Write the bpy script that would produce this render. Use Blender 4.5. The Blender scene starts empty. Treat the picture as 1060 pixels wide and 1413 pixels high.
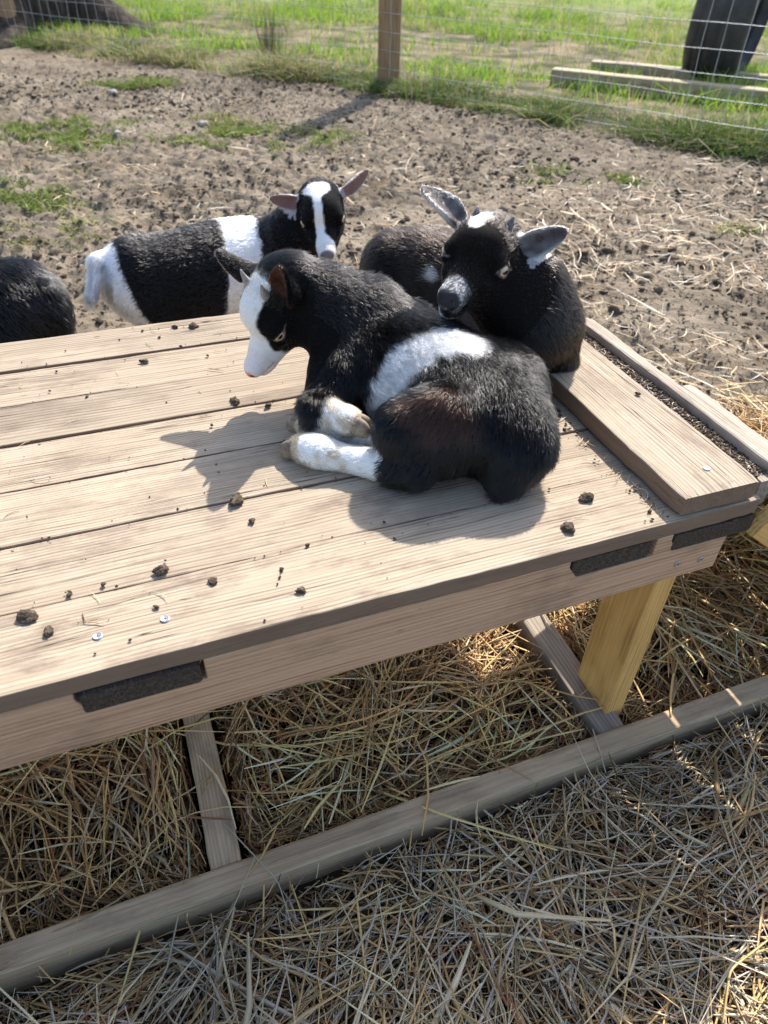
import bpy, math, random
import numpy as np
from mathutils import Matrix, Vector

# ------------------------------------------------------------------ camera, sky, sun, exposure
SC = bpy.context.scene
COL = SC.collection
T = 0.442                       # height of the platform's deck above the ground
CAMH = T + 0.4818
FPX, TH, RO, YAW = 981.48, 0.696756, 0.0324932, 0.3821007
FW = np.array([0, math.cos(TH), -math.sin(TH)])
_r = np.array([1.0, 0, 0]); _u = np.cross(_r, FW)
RT = math.cos(RO) * _r + math.sin(RO) * _u
UP = -math.sin(RO) * _r + math.cos(RO) * _u
CAM = np.array([0, 0, CAMH])
cd = bpy.data.cameras.new('camera'); cam = bpy.data.objects.new('camera', cd); COL.objects.link(cam)
cd.sensor_fit = 'HORIZONTAL'; cd.sensor_width = 36.0; cd.lens = FPX / 1060 * 36.0
cd.clip_start = 0.02; cd.clip_end = 600
cam.matrix_world = Matrix(((RT[0], UP[0], -FW[0], 0), (RT[1], UP[1], -FW[1], 0), (RT[2], UP[2], -FW[2], CAMH), (0, 0, 0, 1)))
cd.dof.use_dof = True; cd.dof.focus_distance = 0.86; cd.dof.aperture_fstop = 11.0
SC.camera = cam

SUN_AZ, SUN_EL = math.radians(19.0), math.radians(45.0)      # azimuth from +Y towards +X
SUNV = np.array([math.sin(SUN_AZ) * math.cos(SUN_EL), math.cos(SUN_AZ) * math.cos(SUN_EL), math.sin(SUN_EL)])
w = bpy.data.worlds.new('World'); SC.world = w; w.use_nodes = True
nt = w.node_tree; bg = nt.nodes['Background']
sky = nt.nodes.new('ShaderNodeTexSky'); sky.sky_type = 'NISHITA'; sky.sun_disc = False
sky.sun_elevation = SUN_EL; sky.sun_rotation = SUN_AZ; sky.air_density = 1.0; sky.dust_density = 1.8; sky.ozone_density = 0.8
nt.links.new(sky.outputs[0], bg.inputs[0]); bg.inputs[1].default_value = 0.15
sd = bpy.data.lights.new('sun', 'SUN'); sd.energy = 3.9; sd.angle = math.radians(0.53); sd.color = (1.0, 0.95, 0.87)
sun = bpy.data.objects.new('sun', sd); COL.objects.link(sun)
sun.rotation_euler = Vector(SUNV).to_track_quat('Z', 'Y').to_euler()
SC.view_settings.view_transform = 'Standard'; SC.view_settings.look = 'None'
SC.view_settings.exposure = 1.10; SC.view_settings.gamma = 1.0; SC.view_settings.use_curve_mapping = False
SC.render.engine = 'CYCLES'
SC.cycles.use_denoising = True
SC.cycles.max_bounces = 7; SC.cycles.diffuse_bounces = 4; SC.cycles.glossy_bounces = 2; SC.cycles.transmission_bounces = 4
SC.cycles.transparent_max_bounces = 8

# ------------------------------------------------------------------ places
A2 = np.array([math.cos(YAW), math.sin(YAW), 0.0]); B2 = np.array([-math.sin(YAW), math.cos(YAW), 0.0])
def ray(px, py): return FW + RT * (px - 530) / FPX - UP * (py - 706.5) / FPX
def W(px, py, z):                       # point of the place at height z over the deck
    q = ray(px, py); return CAM + q * ((z + T - CAMH) / q[2])
def WD(px, py, d): return CAM + ray(px, py) * d
def AB(a, b, z): return A2 * a + B2 * b + np.array([0, 0, z + T])
def depth(P): return float((np.asarray(P) - CAM) @ FW)
def nrm(v):
    v = np.asarray(v, float); return v / (np.linalg.norm(v, axis=-1, keepdims=True) + 1e-12)

RNG = np.random.default_rng(7)
random.seed(5)

# ------------------------------------------------------------------ noise
def _h(ix, iy, iz=0, s=0):
    n = (ix.astype(np.int64) * 374761393 + iy.astype(np.int64) * 668265263 + (iz if np.isscalar(iz) else iz.astype(np.int64)) * 2147483647 + s * 974634277) & 0xffffffff
    n = ((n ^ (n >> 13)) * 1274126177) & 0xffffffff
    n = ((n ^ (n >> 15)) * 2246822519) & 0xffffffff
    return ((n ^ (n >> 16)) & 0xffffff) / float(0xffffff)
def vnoise(x, y, s=0):
    ix = np.floor(x); iy = np.floor(y); fx = x - ix; fy = y - iy
    fx = fx * fx * (3 - 2 * fx); fy = fy * fy * (3 - 2 * fy)
    a = _h(ix, iy, 0, s); b = _h(ix + 1, iy, 0, s); c = _h(ix, iy + 1, 0, s); d = _h(ix + 1, iy + 1, 0, s)
    return (a + (b - a) * fx) * (1 - fy) + (c + (d - c) * fx) * fy
def vnoise3(p, s=0):
    i = np.floor(p); f = p - i; f = f * f * (3 - 2 * f); out = 0
    for dx in (0, 1):
        for dy in (0, 1):
            for dz in (0, 1):
                wgt = (f[..., 0] if dx else 1 - f[..., 0]) * (f[..., 1] if dy else 1 - f[..., 1]) * (f[..., 2] if dz else 1 - f[..., 2])
                out = out + wgt * _h(i[..., 0] + dx, i[..., 1] + dy, i[..., 2] + dz, s)
    return out
def sstep(a, b, x):
    t = np.clip((x - a) / (b - a), 0, 1); return t * t * (3 - 2 * t)

# ------------------------------------------------------------------ mesh and object helpers
def mesh_np(name, V, F, cols=None, smooth=False):
    V = np.asarray(V, np.float32); F = np.asarray(F, np.int32); k = F.shape[1]
    me = bpy.data.meshes.new(name)
    me.vertices.add(len(V)); me.vertices.foreach_set('co', V.ravel())
    me.loops.add(F.size); me.loops.foreach_set('vertex_index', F.ravel())
    me.polygons.add(len(F)); me.polygons.foreach_set('loop_start', np.arange(0, F.size, k, dtype=np.int32))
    if smooth: me.polygons.foreach_set('use_smooth', np.ones(len(F), bool))
    me.update(calc_edges=True)
    if cols is not None:
        c = np.ones((len(V), 4), np.float32); c[:, :3] = cols
        at = me.attributes.new('tint', 'FLOAT_COLOR', 'POINT'); at.data.foreach_set('color', c.ravel())
    return me
def pymesh(name, V, F, smooth=False):
    me = bpy.data.meshes.new(name); me.from_pydata([tuple(map(float, v)) for v in V], [], F); me.update()
    if smooth:
        for p in me.polygons: p.use_smooth = True
    return me
def link(name, data, mat=None, parent=None, loc=None):
    o = bpy.data.objects.new(name, data); COL.objects.link(o)
    if mat is not None and data is not None and not data.materials: data.materials.append(mat)
    if parent is not None: o.parent = parent
    if loc is not None: o.location = [float(v) for v in loc]
    return o
def tag(o, label=None, cat=None, group=None, kind=None):
    if label: o['label'] = label
    if cat: o['category'] = cat
    if group: o['group'] = group
    if kind: o['kind'] = kind
    return o
def empty(name, loc):
    o = bpy.data.objects.new(name, None); COL.objects.link(o); o.location = [float(v) for v in loc]; o.empty_display_size = .1; return o
def place(o, parent, M):
    """put o (mesh in own frame) at world matrix M under an unrotated empty parent"""
    o.parent = parent; WORLD[o.name] = M.copy()
    pw = WORLD[parent.name] if parent.name in WORLD else Matrix.Translation(parent.location)
    o.matrix_local = pw.inverted() @ M
WORLD = {}
def frame(origin, X, Y, Z):
    return Matrix(((X[0], Y[0], Z[0], origin[0]), (X[1], Y[1], Z[1], origin[1]), (X[2], Y[2], Z[2], origin[2]), (0, 0, 0, 1)))

# ------------------------------------------------------------------ node helpers
class NT:
    def __init__(s, name):
        s.m = bpy.data.materials.new(name); s.m.use_nodes = True; s.t = s.m.node_tree; s.t.nodes.clear()
        s.out = s.t.nodes.new('ShaderNodeOutputMaterial')
    def n(s, typ, **kw):
        nd = s.t.nodes.new('ShaderNode' + typ)
        for k, v in kw.items():
            if k.startswith('i_'):
                nd.inputs[k[2:].replace('_', ' ')].default_value = v
            else: setattr(nd, k, v)
        return nd
    def l(s, a, b): s.t.links.new(a, b)
    def noise(s, vec, scale, detail=4, rough=.55, dist=0):
        nd = s.n('TexNoise'); nd.inputs['Scale'].default_value = scale; nd.inputs['Detail'].default_value = detail
        nd.inputs['Roughness'].default_value = rough; nd.inputs['Distortion'].default_value = dist
        if vec is not None: s.l(vec, nd.inputs['Vector'])
        return nd.outputs['Fac']
    def mapping(s, vec, scale=(1, 1, 1), loc=(0, 0, 0)):
        nd = s.n('Mapping'); nd.inputs['Scale'].default_value = scale; nd.inputs['Location'].default_value = loc
        s.l(vec, nd.inputs['Vector']); return nd.outputs['Vector']
    def ramp(s, fac, stops, mode='LINEAR'):
        nd = s.n('ValToRGB'); nd.color_ramp.interpolation = mode
        e = nd.color_ramp.elements
        while len(e) < len(stops): e.new(.5)
        for k, (p, c) in enumerate(stops):
            e[k].position = p; e[k].color = (c, c, c, 1) if np.isscalar(c) else (*c, 1)
        s.l(fac, nd.inputs[0]); return nd.outputs[0]
    def mix(s, fac, a, b, mode='MIX'):
        nd = s.n('Mix', data_type='RGBA', blend_type=mode)
        for v, k in ((fac, 0), (a, 6), (b, 7)):
            if hasattr(v, 'links') or hasattr(v, 'is_linked'): s.l(v, nd.inputs[k])
            else: nd.inputs[k].default_value = v if np.isscalar(v) else (*v, 1)
        return nd.outputs[2]
    def math(s, op, a, b=None, clamp=False):
        nd = s.n('Math', operation=op); nd.use_clamp = clamp
        for k, v in enumerate((a, b)):
            if v is None: continue
            if hasattr(v, 'is_linked'): s.l(v, nd.inputs[k])
            else: nd.inputs[k].default_value = v
        return nd.outputs[0]
    def bump(s, h, strength=.3, dist=.001):
        nd = s.n('Bump'); nd.inputs['Strength'].default_value = strength; nd.inputs['Distance'].default_value = dist
        s.l(h, nd.inputs['Height']); return nd.outputs['Normal']
    def pbr(s, col, rough=.7, normal=None, metal=0, spec=.5, sss=None, trans=None):
        nd = s.n('BsdfPrincipled')
        if hasattr(col, 'is_linked'): s.l(col, nd.inputs['Base Color'])
        else: nd.inputs['Base Color'].default_value = (*col, 1)
        if hasattr(rough, 'is_linked'): s.l(rough, nd.inputs['Roughness'])
        else: nd.inputs['Roughness'].default_value = rough
        nd.inputs['Metallic'].default_value = metal
        nd.inputs['Specular IOR Level'].default_value = spec
        if normal is not None: s.l(normal, nd.inputs['Normal'])
        s.l(nd.outputs[0], s.out.inputs[0]); s.b = nd; return nd
def objvec(m, spread=7.0):
    """object coordinates shifted by each object's own random value, so alike boards differ"""
    tc = m.n('TexCoord'); oi = m.n('ObjectInfo')
    k = m.math('MULTIPLY', oi.outputs['Random'], spread)
    cx = m.n('CombineXYZ'); m.l(k, cx.inputs[0]); m.l(m.math('MULTIPLY', k, 1.37), cx.inputs[1]); m.l(m.math('MULTIPLY', k, .71), cx.inputs[2])
    sv = m.n('VectorMath', operation='SCALE'); m.l(tc.outputs['Object'], sv.inputs[0]); m.l(m.math('ADD', m.math('MULTIPLY', oi.outputs['Random'], .55), .72), sv.inputs['Scale'])
    ad = m.n('VectorMath', operation='ADD'); m.l(sv.outputs[0], ad.inputs[0]); m.l(cx.outputs[0], ad.inputs[1])
    return ad.outputs[0], oi.outputs['Random']

def wood(name, light, mid, dark, stain, fine=1.0, rough=.78, cracks=.5, stainamt=.5, bump=.55, side=None, knots=False):
    m = NT(name); v, rnd = objvec(m)
    warp = m.noise(m.mapping(v, (2.2, 9, 9)), 1.0, 3)
    cmb = m.n('CombineXYZ'); m.l(m.math('MULTIPLY', warp, .022), cmb.inputs[1]); m.l(m.math('MULTIPLY', warp, .016), cmb.inputs[2])
    vw = m.n('VectorMath', operation='ADD'); m.l(v, vw.inputs[0]); m.l(cmb.outputs[0], vw.inputs[1]); vv = vw.outputs[0]
    rings = m.n('TexWave', wave_type='BANDS', bands_direction='Y', wave_profile='SIN'); rings.inputs['Scale'].default_value = 62 * fine
    rings.inputs['Distortion'].default_value = 2.2; rings.inputs['Detail'].default_value = 3; rings.inputs['Detail Scale'].default_value = .35; rings.inputs['Detail Roughness'].default_value = .6
    m.l(m.mapping(vv, (.05, 1, 1)), rings.inputs['Vector'])
    grain = m.noise(m.mapping(vv, (4 * fine, 210 * fine, 210 * fine)), 1.0, 5, .65)
    fibre = m.noise(m.mapping(vv, (12, 900, 900)), 1.0, 3, .6)
    g = m.math('ADD', m.math('MULTIPLY', rings.outputs['Fac'], .12), m.math('MULTIPLY', grain, 1.0))
    base = m.ramp(g, [(.36, dark), (.50, mid), (.68, light), (1.0, light)])
    lmod = m.ramp(m.noise(m.mapping(v, (5, 60, 60)), 1.0, 3, .6), [(.38, .05), (.62, .85)])
    line = m.math('MULTIPLY', m.ramp(rings.outputs['Fac'], [(.0, 1.0), (.10, .75), (.30, 0.0)]), lmod)
    base = m.mix(m.math('MULTIPLY', line, .46), base, tuple(c * .8 for c in dark))
    tone = m.noise(m.mapping(v, (1.6, 4.5, 4.5)), 1.6, 5, .6)
    base = m.mix(m.ramp(tone, [(.35, 0.0), (.75, .35)]), base, mid)
    # per-board shade
    br = m.math('ADD', m.math('MULTIPLY', rnd, .30), .84)
    hs = m.n('HueSaturation'); m.l(br, hs.inputs['Value']); m.l(base, hs.inputs['Color']); base = hs.outputs[0]
    # dirt ground into the surface
    st = m.noise(m.mapping(v, (9, 22, 22)), 1.0, 7, .68)
    base = m.mix(m.math('MULTIPLY', m.ramp(st, [(.50, 0.0), (.70, 1.0)]), stainamt), base, stain)
    st2 = m.noise(m.mapping(v, (55, 80, 80)), 1.0, 4, .7)
    base = m.mix(m.math('MULTIPLY', m.ramp(st2, [(.66, 0.0), (.76, 1.0)]), stainamt * .8), base, stain)
    if knots:
        vo = m.n('TexVoronoi'); vo.inputs['Scale'].default_value = 1.0; m.l(m.mapping(v, (3.2, 9, 9)), vo.inputs['Vector'])
        sc_ = m.n('SeparateColor'); m.l(vo.outputs['Color'], sc_.inputs[0]); kg = m.math('GREATER_THAN', sc_.outputs[0], .72)
        kn = m.math('MULTIPLY', m.ramp(m.math('ADD', vo.outputs['Distance'], m.math('MULTIPLY', m.noise(v, 130, 3), .05)), [(.07, .85), (.13, .35), (.20, 0.0)]), kg)
        base = m.mix(kn, base, tuple(c * .75 for c in dark))
        big = m.noise(m.mapping(v, (5, 7, 7)), 1.0, 6, .7)
        base = m.mix(m.ramp(big, [(.48, 0.0), (.68, .7)]), base, tuple(c * .72 for c in mid))
    # checks that follow the grain
    ck = m.noise(m.mapping(vv, (1.3, 110, 110)), 1.0, 2, .5)
    ckl = m.ramp(ck, [(.488, 0.0), (.5, 1.0), (.512, 0.0)])
    gate = m.ramp(m.noise(m.mapping(v, (3.0, 14, 14)), 1.0, 2), [(.5, 0.0), (.62, 1.0)])
    ckm = m.math('MULTIPLY', m.math('MULTIPLY', ckl, gate), cracks)
    base = m.mix(ckm, base, tuple(c * .22 for c in dark))
    fb = m.math('ADD', m.math('MULTIPLY', fibre, .18), .91)
    hs2 = m.n('HueSaturation'); m.l(fb, hs2.inputs['Value']); m.l(base, hs2.inputs['Color']); base = hs2.outputs[0]
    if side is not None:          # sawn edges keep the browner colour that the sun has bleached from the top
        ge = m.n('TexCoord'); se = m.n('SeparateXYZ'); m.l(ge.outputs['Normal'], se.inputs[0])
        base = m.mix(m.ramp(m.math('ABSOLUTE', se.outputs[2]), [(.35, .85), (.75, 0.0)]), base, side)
    hgt = m.math('SUBTRACT', m.math('ADD', m.math('MULTIPLY', g, .8), m.math('MULTIPLY', fibre, .35)), m.math('ADD', m.math('MULTIPLY', ckm, 2.2), m.math('MULTIPLY', line, .4)))
    nrmv = m.bump(hgt, bump, .0016)
    m.pbr(base, rough, nrmv, spec=.25)
    return m.m

M = {}
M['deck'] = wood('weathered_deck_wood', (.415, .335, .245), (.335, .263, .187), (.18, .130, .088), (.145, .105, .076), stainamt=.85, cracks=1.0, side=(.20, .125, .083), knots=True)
M['apron'] = wood('brown_apron_wood', (.70, .45, .285), (.60, .365, .22), (.36, .20, .12), (.10, .07, .05), fine=1.25, stainamt=.45, cracks=.35)
M['grey'] = wood('grey_weathered_wood', (.58, .425, .27), (.46, .33, .20), (.29, .20, .115), (.12, .11, .09), stainamt=.5, cracks=.4, bump=.3)
M['rail'] = wood('brown_grey_rail_wood', (.42, .35, .28), (.33, .27, .21), (.2, .16, .12), (.12, .09, .07), stainamt=.5, cracks=.4)
M['yellow'] = wood('new_yellow_pine', (.76, .46, .165), (.65, .37, .115), (.40, .205, .06), (.30, .22, .09), stainamt=.3, cracks=.25, bump=.25, rough=.6)
M['batten'] = wood('dark_batten_wood', (.12, .092, .075), (.095, .071, .057), (.07, .052, .042), (.03, .022, .018), fine=2.6, stainamt=.75, cracks=.2, bump=.5)
M['post'] = wood('fence_post_wood', (.33, .22, .12), (.25, .155, .08), (.13, .08, .04), (.12, .08, .05), fine=.6, stainamt=.4, cracks=.9)
M['timber'] = wood('landscape_timber_wood', (.38, .32, .20), (.31, .25, .15), (.20, .155, .09), (.16, .12, .08), fine=.5, stainamt=.35, cracks=.6)

m = NT('rough_dark_end_grain'); v, r_ = objvec(m); n_ = m.noise(v, 420, 5, .75); n2_ = m.noise(v, 60, 4, .6)
m.pbr(m.mix(m.ramp(n2_, [(.4, 0.0), (.7, .6)]), m.ramp(n_, [(.35, (.035, .026, .021)), (.55, (.12, .090, .070)), (.72, (.22, .17, .135))]), (.075, .057, .046)), .95, m.bump(n_, 1.0, .003), spec=.1); M['batten'] = m.m

def tinted(name, rough=.75, trans=0.0, spec=.3, varscale=0):
    """material whose own colour is stored strand by strand"""
    m = NT(name); at = m.n('Attribute', attribute_name='tint')
    p = m.pbr(at.outputs['Color'], rough, spec=spec)
    if trans:
        tr = m.n('BsdfTranslucent'); m.l(at.outputs['Color'], tr.inputs['Color'])
        mx = m.n('MixShader'); mx.inputs[0].default_value = trans
        m.l(p.outputs[0], mx.inputs[1]); m.l(tr.outputs[0], mx.inputs[2]); m.l(mx.outputs[0], m.out.inputs[0])
    return m.m
M['straw'] = tinted('straw', .5, .15, .45)
M['blade'] = tinted('grass_blade', .55, .45, .3)
# ------------------------------------------------------------------ ground
FP = [np.array(p) for p in ((-5.2, 8.15), (-3.42, 7.25), (-0.11, 5.62), (1.95, 4.12), (3.4, 2.9))]     # fence line on the ground
def fence_side(x, y):
    """signed distance, positive beyond the fence"""
    best = np.full(np.shape(x), 1e9); sg = np.zeros(np.shape(x))
    for p, q in zip(FP[:-1], FP[1:]):
        d = q - p; L = np.hypot(*d); t = np.clip(((x - p[0]) * d[0] + (y - p[1]) * d[1]) / L ** 2, 0, 1)
        ex = x - p[0] - t * d[0]; ey = y - p[1] - t * d[1]; dist = np.hypot(ex, ey)
        s = np.sign(-(ex * d[1] - ey * d[0])); m = dist < best
        best = np.where(m, dist, best); sg = np.where(m, s, sg)
    return best * np.where(sg == 0, 1, sg)
def haymask(x, y):
    a = x * A2[0] + y * A2[1]; b = x * B2[0] + y * B2[1]
    n = vnoise(x * 5, y * 5, 3) * .25
    return (1 - sstep(.95, 1.25, b + n)) * (1 - sstep(1.0, 1.35, a + n))
def dimples(x, y, cell=.13, seed=61):
    """hoof prints pressed into the mud, one at most to each cell"""
    ix = np.floor(x / cell); iy = np.floor(y / cell); out = np.zeros(np.shape(x))
    for dx in (-1, 0, 1):
        for dy in (-1, 0, 1):
            cx_, cy_ = ix + dx, iy + dy; px_ = (cx_ + .2 + .6 * _h(cx_, cy_, 0, seed)) * cell; py_ = (cy_ + .2 + .6 * _h(cx_, cy_, 0, seed + 1)) * cell; on = _h(cx_, cy_, 0, seed + 2) < .55
            r = .020 + .022 * _h(cx_, cy_, 0, seed + 3); th = 6.28 * _h(cx_, cy_, 0, seed + 4); ex, ey = x - px_, y - py_; u_ = ex * np.cos(th) + ey * np.sin(th); v_ = -ex * np.sin(th) + ey * np.cos(th); d = np.hypot(u_, v_ * 1.5) / r
            out = out + on * (-np.exp(-d ** 4) + .45 * np.exp(-((d - 1.35) / .3) ** 2))
    return out
def G(x, y):
    x = np.asarray(x, float); y = np.asarray(y, float)
    s = fence_side(x, y)
    rough = (1 - sstep(-.2, .3, s)) * (1 - .75 * haymask(x, y))
    z = .022 * (vnoise(x * 2.1, y * 2.1, 1) - .5) + .012 * (vnoise(x * 5, y * 5, 2) - .5)
    c = vnoise(x * 11, y * 11, 4); c2 = vnoise(x * 23, y * 23, 5); c3 = vnoise(x * 47, y * 47, 6)
    lump = np.abs(c - .5) * 2
    smooth = sstep(.42, .62, vnoise(x * .9 + 3.1, y * .9 + 7.7, 8)) * .6
    z = z + rough * (1 - smooth) * (.016 * (lump - .35) + .022 * (c2 - .5) + .030 * (c3 - .5)) + rough * smooth * (.010 * (c2 - .5) + .008 * (c3 - .5))
    z = z + sstep(.0, .35, s) * .05 * (1 - .5 * sstep(1, 4, s)) + sstep(.2, 1.2, s) * .05 * (vnoise(x * 1.3, y * 1.3, 9) - .5)
    z = z + rough * .012 * dimples(x, y) * sstep(.3, .55, vnoise(x * 1.2 + 2, y * 1.2, 62))
    far = np.hypot(x, y); return z * (1 - sstep(25, 60, far))
def axis(lo, hi, step, far, grow):
    c = list(np.arange(lo, hi + 1e-9, step)); d = step
    while c[-1] < far: d *= grow; c.append(c[-1] + d)
    d = step
    while c[0] > -far: d *= grow; c.insert(0, c[0] - d)
    return np.array(c)
gx = axis(-3.4, 2.4, .0128, 260, 1.28); gy = axis(.9, 6.2, .0128, 260, 1.28)
GX, GY = np.meshgrid(gx, gy, indexing='ij'); GZ = G(GX, GY)
nx, ny = GX.shape; ii = np.arange(nx * ny).reshape(nx, ny)
GF = np.stack([ii[:-1, :-1], ii[1:, :-1], ii[1:, 1:], ii[:-1, 1:]], -1).reshape(-1, 4)
fs = fence_side(GX, GY); hm = haymask(GX, GY)
gmask = sstep(-.12, .25, fs + .25 * (vnoise(GX * 3, GY * 3, 12) - .5))
gcol = np.stack([gmask, hm, sstep(9.5, 14, np.hypot(GX, GY)) * gmask], -1).reshape(-1, 3)
me = mesh_np('ground', np.stack([GX, GY, GZ], -1).reshape(-1, 3), GF, gcol, smooth=True)
m = NT('bare_earth'); tc = m.n('TexCoord'); v = tc.outputs['Object']
at = m.n('Attribute', attribute_name='tint'); sep = m.n('SeparateColor'); m.l(at.outputs['Color'], sep.inputs[0])
n1 = m.noise(v, 2.6, 8, .68); n2 = m.noise(v, 26, 6, .65); n3 = m.noise(v, 130, 4, .7)
earth = m.ramp(n1, [(.32, (.125, .099, .071)), (.52, (.225, .183, .134)), (.78, (.325, .272, .205))])
earth = m.mix(m.ramp(n2, [(.55, 0.0), (.63, .85)]), earth, (.075, .056, .042))
earth = m.mix(m.ramp(n3, [(.58, 0.0), (.75, .55)]), earth, (.11, .083, .063))
turf = m.mix(m.ramp(m.noise(v, 3, 5, .6), [(.4, 0.0), (.6, 1.0)]), (.055, .06, .022), (.24, .185, .12))
turf = m.mix(sep.outputs[2], turf, m.mix(m.noise(v, .5, 6, .65), (.10, .17, .028), (.24, .26, .085)))
c = m.mix(sep.outputs[0], earth, turf); c = m.mix(sep.outputs[1], c, (.035, .026, .017))  # ground beneath the hay coloured near-black to paint shade into the gaps
m.pbr(c, .95, m.bump(m.math('ADD', n2, m.math('MULTIPLY', n3, .5)), 1.0, .012), spec=.1); M['earth'] = m.m
tag(link('ground', me, M['earth']), kind='structure')

# ------------------------------------------------------------------ strands: straw, hay, grass
def strand_mesh(name, P, wid, cols, sides=2, flat=True, taper=.6, roll=None):
    """P (n,k,3) centre lines -> ribbons (sides=2) or three-sided stalks (sides=3), one colour each"""
    n, k, _ = P.shape
    d = np.gradient(P, axis=1); d = nrm(d)
    up = np.tile(np.array([0, 0, 1.0]), (n, 1))
    if roll is None: roll = RNG.uniform(-1.0, 1.0, n)
    sd_ = nrm(np.cross(d[:, k // 2], up + RNG.normal(0, .25, (n, 3))))
    ux = nrm(np.cross(sd_, d[:, k // 2]))
    s1 = sd_ * np.cos(roll)[:, None] + ux * np.sin(roll)[:, None]; s2 = -sd_ * np.sin(roll)[:, None] + ux * np.cos(roll)[:, None]
    t = np.linspace(0, 1, k); prof = 1 - taper * np.abs(2 * t - 1) ** 3 if flat else (1 - taper * t)
    wv = wid[:, None] * prof[None]
    if sides == 2:
        R = np.stack([P - s1[:, None] * wv[..., None] * .5, P + s1[:, None] * wv[..., None] * .5], 2)
    else:
        R = np.stack([P + (s1[:, None] * math.cos(q) + s2[:, None] * math.sin(q)) * wv[..., None] * .5 for q in (0, 2.094, 4.189)], 2)
    V = R.reshape(-1, 3); base = np.arange(n)[:, None, None] * (k * sides) + np.arange(k - 1)[None, :, None] * sides
    fs_ = []
    for q in range(1 if sides == 2 else 3):
        q2 = (q + 1) % sides
        fs_.append(np.concatenate([base + q, base + q2, base + q2 + sides, base + q + sides], -1).reshape(-1, 4))
    return mesh_np(name, V, np.concatenate(fs_), np.repeat(cols, k * sides, 0))

def straw_cols(n, w_):
    pal = np.array([(.68, .48, .24), (.56, .37, .17), (.38, .235, .12), (.74, .62, .44), (.28, .12, .055), (.42, .33, .19), (.60, .53, .45)])
    k = RNG.choice(len(pal), n, p=np.array(w_) / sum(w_)); c = pal[k] * RNG.uniform(.72, 1.12, (n, 1)) * RNG.normal(1, .018, (n, 3))
    return np.clip(c, .01, .8)

RAILS = [(-2.0, 2.5, .3785, .416, -.389), (-.041, -.003, .416, 1.3, -.391), (.513, .556, .416, 1.3, -.392)]   # a0 a1 b0 b1 top
LEGS = [(.531, .562, .445, .52), (-.70, -.60, .43, .53), (.50, .60, .97, 1.06), (-.70, -.60, .97, 1.06)]
def lying(n, cx_, cy_, L, zoff, curv, k=5, cover=None):
    th = np.where(RNG.random(n) < .6, vnoise(cx_ * 4.5, cy_ * 4.5, 33) * 9.0 + RNG.normal(0, .42, n), RNG.uniform(0, 2 * math.pi, n)); tilt = RNG.normal(0, .10, n)
    d = np.stack([np.cos(th), np.sin(th), tilt], -1); e = np.stack([-np.sin(th), np.cos(th), RNG.normal(0, .4, n)], -1)
    t = np.linspace(-.5, .5, k)[None, :, None]
    kk = RNG.normal(0, curv, n)[:, None, None]; kink = np.where(RNG.random(n) < .25, RNG.normal(0, .5, n), 0)[:, None, None]; kp = RNG.uniform(-.2, .2, n)[:, None, None]
    P = np.stack([cx_, cy_, zoff], -1)[:, None] + d[:, None] * t * L[:, None, None] + e[:, None] * (kk * (t * t * 4 - .33) * .5 + kink * np.maximum(t - kp, 0)) * L[:, None, None]
    return P
def ground_clear(P, h):
    """lift the strands over the ground, the rails and out of the legs"""
    x, y = P[..., 0], P[..., 1]
    a = x * A2[0] + y * A2[1]; b = x * B2[0] + y * B2[1]
    keep = np.ones(len(P), bool); over = np.zeros(len(P), bool)
    for a0, a1, b0, b1, z1 in RAILS:
        ins = (a > a0 - .003) & (a < a1 + .003) & (b > b0 - .003) & (b < b1 + .003)
        hit = ins.any(1); keep &= ~hit | (RNG.random(len(P)) < .012); over |= hit
        P[..., 2] = np.where(hit[:, None] & (RNG.random(len(P)) < 2)[:, None], np.maximum(P[..., 2], z1 + T + .004), P[..., 2])
    for a0, a1, b0, b1 in LEGS:
        ins = (a > a0 - .004) & (a < a1 + .004) & (b > b0 - .004) & (b < b1 + .004)
        keep &= ~ins.any(1)
    P[..., 2] = np.maximum(P[..., 2], h)
    return P[keep], keep
def hay(name, n, arange, brange, zlo, zhi, L, wd, wts, curv=.12, sides=3, k=4, zbias=1.6, mask=None, gain=1.0, tone=(1, 1, 1)):
    a = RNG.uniform(*arange, n); b = RNG.uniform(*brange, n)
    x = a * A2[0] + b * B2[0]; y = a * A2[1] + b * B2[1]
    if mask is not None:
        kp = mask(x, y, a, b) > RNG.random(n); x, y, a, b = x[kp], y[kp], a[kp], b[kp]; n = len(x)
    mound = (.022 * vnoise(x * 6, y * 6, 21) + .014 * vnoise(x * 15, y * 15, 22)) * (.35 + .65 * np.clip(np.abs(b - .40) / .15, 0, 1))
    z = G(x, y) + zlo + (zhi - zlo) * (1 - RNG.random(n) ** zbias * 1.0) + mound
    Ls = RNG.uniform(*L, n) * np.where(RNG.random(n) < .12, 1.7, 1); P = lying(n, x, y, Ls, z, curv, k)
    P, keep = ground_clear(P, G(P[..., 0], P[..., 1]) + .002)
    sh = .62 + .6 * vnoise(x * 5.5 + 9, y * 5.5, 35) + .25 * (vnoise(x * 19, y * 19, 36) - .5)
    c = np.clip(straw_cols(n, wts) * gain * np.array(tone) * sh[:, None], .01, .84)[keep]; wv = (RNG.uniform(*wd, n) * np.where(RNG.random(n) < .05, 2.0, 1))[keep]
    return strand_mesh(name, P, wv, c, sides, roll=RNG.uniform(-.6, .6, len(P)))
under_w = (5, 6, 4.5, 2, 1.6, .6, .6)
def m_under(x, y, a, b): return (1 - sstep(.95, 1.2, b)) * np.where((a > .56), .9, 1.0)
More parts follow.
